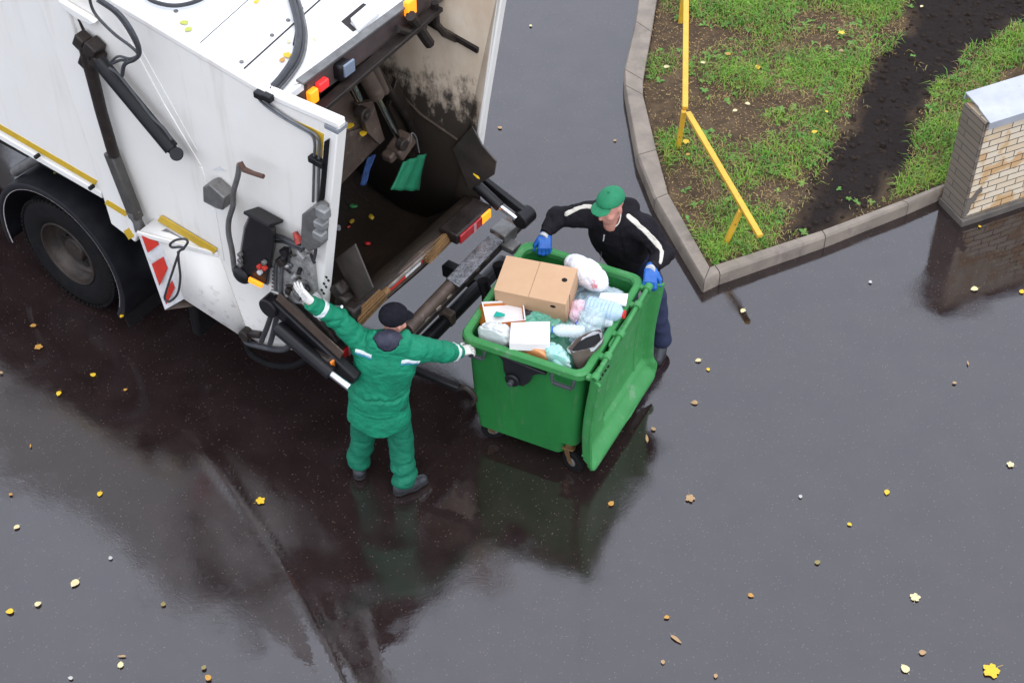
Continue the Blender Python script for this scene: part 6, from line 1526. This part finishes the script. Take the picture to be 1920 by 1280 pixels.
# ------------------------------------------------------------------ fallen leaves, each one its own
def leaf_mesh(kind, seed):
    rs = np.random.RandomState(seed); pts = []
    if kind == 'maple':
        for k in range(40):
            a = 2 * math.pi * k / 40; r_ = .66 + .34 * abs(math.cos(2.5 * a)) ** 1.1 * (1 - .3 * (abs(a - math.pi) < .9)); r_ += .06 * math.sin(13 * a)
            pts.append((r_ * math.cos(a) * .55, r_ * math.sin(a) * .55))
    elif kind == 'long':
        for k in range(20):
            a = 2 * math.pi * k / 20; pts.append((.62 * math.cos(a), .17 * math.sin(a) * (1 - .3 * math.cos(a))))
    else:
        for k in range(24):
            a = 2 * math.pi * k / 24; r_ = 1 + .06 * math.sin(9 * a) + rs.uniform(-.04, .04); x = .48 * math.cos(a) * r_ + (.12 if k == 0 else 0); pts.append((x, .40 * math.sin(a) * r_ * (1 - .22 * math.cos(a))))
    cu, tw = rs.uniform(.0, .16), rs.uniform(-.12, .12)
    zf = lambda x, y: cu * (x * x + .6 * y * y) * .9 + tw * x * y + .05 * math.sin(7 * x + seed)
    V = [(0, 0, zf(0, 0) + .01)]; F = []
    for f in (.5, 1.0): V += [(x * f, y * f, zf(x * f, y * f) - (.012 if abs(y) < .02 else 0)) for x, y in pts]
    n = len(pts)
    for k in range(n): j = (k + 1) % n; F += [(0, 1 + k, 1 + j), (1 + k, 1 + n + k, 1 + n + j, 1 + j)]
    o = len(V); V += [(-.42, -.012, zf(-.42, 0)), (-.42, .012, zf(-.42, 0)), (-.85, .09, .06), (-.85, .07, .06)]; F.append((o, o + 1, o + 2, o + 3))
    me = bpy.data.meshes.new('leaf_' + kind); me.from_pydata(V, [], F); me.update(); me.shade_smooth(); return me
LM = {k: [leaf_mesh(k, 10 * i + j) for j in range(3)] for i, k in enumerate(('birch', 'maple', 'long'))}
def lm(n, a, b): return pm('leaf_' + n, a, b, 20, .4, .6, bump=.2, bscale=80, dirt=((a[0] * .35, a[1] * .25, a[2] * .3), 26, .60, .72, .7))
LC = dict(yellow=lm('yellow', (0.72, 0.48, 0.02), (0.58, 0.34, 0.02)), pale=lm('pale', (0.66, 0.56, 0.32), (0.55, 0.46, 0.22)), orange=lm('orange', (0.52, 0.28, 0.05), (0.36, 0.17, 0.03)), tan=lm('tan', (0.42, 0.27, 0.13), (0.30, 0.18, 0.08)),
          green=lm('green', (0.36, 0.42, 0.06), (0.46, 0.44, 0.08)), olive=lm('olive', (0.26, 0.21, 0.07), (0.18, 0.14, 0.05)), white=lm('white', (0.45, 0.44, 0.40), (0.36, 0.35, 0.32)))
G1, G2, G3 = 'fallen leaves on the wet asphalt', 'fallen leaves in the flower bed', 'fallen leaves on the lorry'
LEAVES = [
 (72, 650, 17, 'maple', 'orange', 'orange leaf on dark asphalt below the lorry wheel'), (62, 610, 13, 'birch', 'orange', 'small orange leaf close under the lorry wheel'),
 (174, 702, 13, 'birch', 'yellow', 'yellow leaf on dark asphalt between the wheel and the seam'), (110, 737, 13, 'birch', 'yellow', 'mottled yellow leaf below left of the wheel, left of its neighbour'), (235, 730, 8, 'birch', 'orange', 'tiny orange leaf right of the two yellow leaves below the wheel'),
 (2, 698, 8, 'birch', 'tan', 'tan leaf cut by the left edge of the picture below the wheel'), (187, 925, 13, 'birch', 'yellow', 'bright yellow leaf on brown asphalt above the rippled puddle'), (20, 926, 8, 'birch', 'orange', 'tiny orange leaf near the left edge above the puddle'),
 (488, 938, 18, 'maple', 'yellow', 'bright yellow leaf alone right of the asphalt seam'), (31, 987, 12, 'birch', 'pale', 'pale leaf near the left edge beside the rippled puddle'), (140, 1092, 18, 'birch', 'pale', 'big pale leaf floating in the lower left puddle'),
 (207, 1045, 9, 'birch', 'white', 'small white leaf at the edge of the rippled puddle'), (71, 1131, 13, 'birch', 'pale', 'pale yellow leaf in the lower left, right of a brighter one'), (18, 1145, 14, 'birch', 'yellow', 'bright yellow leaf at the lower left edge of the picture'),
 (306, 1131, 11, 'birch', 'olive', 'olive leaf in the lower left puddle right of the pale leaves'), (228, 1229, 12, 'long', 'tan', 'narrow tan leaf just above a pale leaf at the bottom left'), (226, 1245, 13, 'birch', 'pale', 'pale leaf just below a narrow tan leaf at the bottom left'),
 (382, 1250, 10, 'birch', 'olive', 'small olive leaf at the bottom, above an orange leaf'), (390, 1269, 13, 'birch', 'orange', 'orange leaf at the bottom edge left of the seam end'), (132, 1270, 9, 'birch', 'white', 'white leaf at the bottom edge of the lower left puddle'), (57, 835, 8, 'long', 'orange', 'thin orange leaf near the left edge between wheel and puddle'),
 (1294, 933, 18, 'maple', 'tan', 'large tan leaf on grey asphalt below right of the container'), (1302, 754, 14, 'birch', 'tan', 'tan leaf right of the container lid'), (1213, 821, 16, 'long', 'tan', 'long tan leaf beside the lower tip of the lid'), (1225, 803, 11, 'birch', 'tan', 'small tan leaf just above the long one beside the lid'),
 (1393, 582, 14, 'birch', 'pale', 'pale leaf below the corner of the kerb'), (1309, 675, 13, 'birch', 'pale', 'pale leaf right of the man in black'), (1328, 692, 9, 'birch', 'yellow', 'small yellow leaf right of the pale leaf beside the man in black'), (1632, 528, 9, 'birch', 'white', 'small white leaf between the kerb and the wall reflection'),
 (1827, 541, 17, 'birch', 'pale', 'pale stalked leaf in the dark wall reflection'), (1916, 546, 13, 'birch', 'yellow', 'yellow leaf cut by the right edge below the wall'), (1837, 424, 8, 'birch', 'yellow', 'small yellow leaf at the foot of the brick wall'), (1815, 680, 10, 'long', 'tan', 'thin tan leaf on the right below the wall reflection'), (1790, 717, 9, 'birch', 'tan', 'small tan leaf on the right, lower than the thin one'),
 (1895, 870, 15, 'maple', 'pale', 'pale yellow leaf near the right edge half way down'), (1663, 922, 13, 'birch', 'yellow', 'yellow leaf on grey asphalt in the right half'), (1593, 982, 9, 'birch', 'yellow', 'tiny yellow leaf below left of a yellow one on the right'), (1501, 930, 9, 'birch', 'white', 'small white leaf in the middle of the grey asphalt'),
 (1533, 1053, 12, 'birch', 'olive', 'olive leaf lying below the small white one on the right'), (1716, 1119, 19, 'maple', 'pale', 'pale star shaped leaf in the lower right'), (1859, 1256, 30, 'maple', 'yellow', 'largest bright yellow maple leaf in the bottom right corner'), (1697, 1252, 18, 'birch', 'pale', 'pale greenish leaf at the bottom right'),
 (1730, 1222, 13, 'birch', 'tan', 'tan leaf at the bottom right above the greenish one'), (1268, 1197, 20, 'long', 'tan', 'long upright tan leaf at the bottom centre'), (1250, 1156, 10, 'birch', 'orange', 'small orange leaf above the long tan one at the bottom'), (1243, 1240, 9, 'birch', 'tan', 'small tan leaf below the long tan one at the bottom'),
 (1342, 1266, 9, 'birch', 'tan', 'tan leaf at the bottom edge of the picture near its centre'), (1408, 1115, 11, 'birch', 'orange', 'faint orange leaf in the lower middle of the asphalt'), (1146, 943, 13, 'birch', 'orange', 'orange leaf at the edge of the container reflection'), (995, 48, 9, 'birch', 'pale', 'small pale leaf on the asphalt behind the lorry at the top'),
 (937, 239, 12, 'birch', 'tan', 'reddish tan leaf on the asphalt right of the lorry'), (1153, 263, 9, 'birch', 'tan', 'small tan leaf beside the kerb left of the bed'),
]
BEDL = [(1578, 61, 17, 'maple', 'yellow', 'bright yellow maple leaf in the grass near the top of the bed'), (1421, 126, 17, 'birch', 'yellow', 'yellow leaf in the grass tuft at the middle of the bed'), (1402, 194, 13, 'birch', 'pale', 'pale leaf in the grass below a yellow one'), (1250, 125, 16, 'birch', 'pale', 'round pale leaf by the kerb left of the fence rail'),
 (1318, 117, 13, 'birch', 'pale', 'pale leaf just right of the upper fence rail'), (1527, 247, 14, 'birch', 'yellow', 'yellow leaf at the edge of the dark soil path'), (1286, 265, 17, 'maple', 'yellow', 'yellow leaf lying beside the bent fence post'), (1290, 289, 11, 'birch', 'orange', 'orange leaf below the yellow one at the fence post'),
 (1365, 101, 14, 'birch', 'orange', 'orange brown leaf in the bed right of the upper rail'), (1378, 207, 12, 'birch', 'pale', 'pale leaf on bare soil near the bend of the fence'), (1577, 95, 13, 'birch', 'tan', 'tan leaf below the maple leaf at the path edge'), (1745, 207, 15, 'long', 'tan', 'tan leaf in the grass left of the brick wall'), (1550, 209, 9, 'birch', 'yellow', 'small yellow leaf near the path above its neighbour'), (1728, 12, 10, 'birch', 'pale', 'pale leaf on the dark path at the top of the bed')]
rl = np.random.RandomState(77)
def put_leaf(P, px, kind, colr, label, group, nrm_=None):
    me = LM[kind][rl.randint(3)].copy(); o = link('fallen_leaf', me, LC[colr]); s_ = px / 250 * 1.0; o.scale = (s_, s_, s_ * .5); o.location = P
    o.rotation_euler = (rl.uniform(-.06, .06), rl.uniform(-.06, .06), rl.uniform(0, 6.28)); tag(o, label, 'leaf', group); return o
for px, py, s_, k, c_, lb in LEAVES: put_leaf(atz(px, py, .006), px=s_, kind=k, colr=c_, label=lb, group=G1)
for px, py, s_, k, c_, lb in BEDL:
    p = atz(px, py, .13); h = float(soil_h(np.array([p[0]]), np.array([p[1]]))[0]); put_leaf(atz(px, py, h + .045), px=s_, kind=k, colr=c_, label=lb, group=G2)
for (px, py), s_, k, c_, lb in (((345, 42), 16, 'birch', 'green', 'pale green leaf on the lorry roof inside the hose ring'), ((353, 55), 15, 'birch', 'green', 'pale green leaf on the lorry roof below its twin'), ((538, 103), 16, 'maple', 'yellow', 'yellow leaf caught at the black roof hose'), ((529, 112), 12, 'birch', 'orange', 'orange leaf on the roof left of the black hose'),
                                ((541, 78), 9, 'birch', 'pale', 'pale leaf on the roof left of the hose clamp'), ((481, 3), 12, 'birch', 'yellow', 'yellow leaf at the top edge on the lorry roof'), ((590, 74), 12, 'long', 'pale', 'dry pale leaf right of the hose clamp on the roof')):
    put_leaf(FT.world(onroof(px, py, .012)), s_, k, c_, lb, G3)
for P, s_, k, c_, lb in ((X(656, 236, -.74), 18, 'birch', 'yellow', 'yellow leaf stuck on the brown packer plate, upper of two'), (X(681, 250, -.74), 18, 'birch', 'yellow', 'yellow leaf stuck on the brown packer plate, lower of two'), (np.array([wc[0] - .10, .2, .56 + .76]), 12, 'birch', 'green', 'greenish leaf lying on the black mudguard'), (S(228, 592, -.04), 10, 'birch', 'yellow', 'small yellow leaf at the foot of the mud flap'), (S(893, 330, 1.75), 16, 'long', 'yellow', 'yellow leaf at the foot of the right guide flap')):
    put_leaf(FT.world(P), s_, k, c_, lb, G3)
# fine cracks along the seam
M_CRK = pm('crack_dark', (0.006, 0.005, 0.005), rough=.4)
for pts in (((520, 1050), (548, 1096), (575, 1148), (590, 1180)), ((630, 1240), (655, 1290))):
    mb = MB(); mb.tube([atz(a_, b_, -.004) for a_, b_ in pts], .004, 5); tag(mb.build('crack', M_CRK), kind='structure')
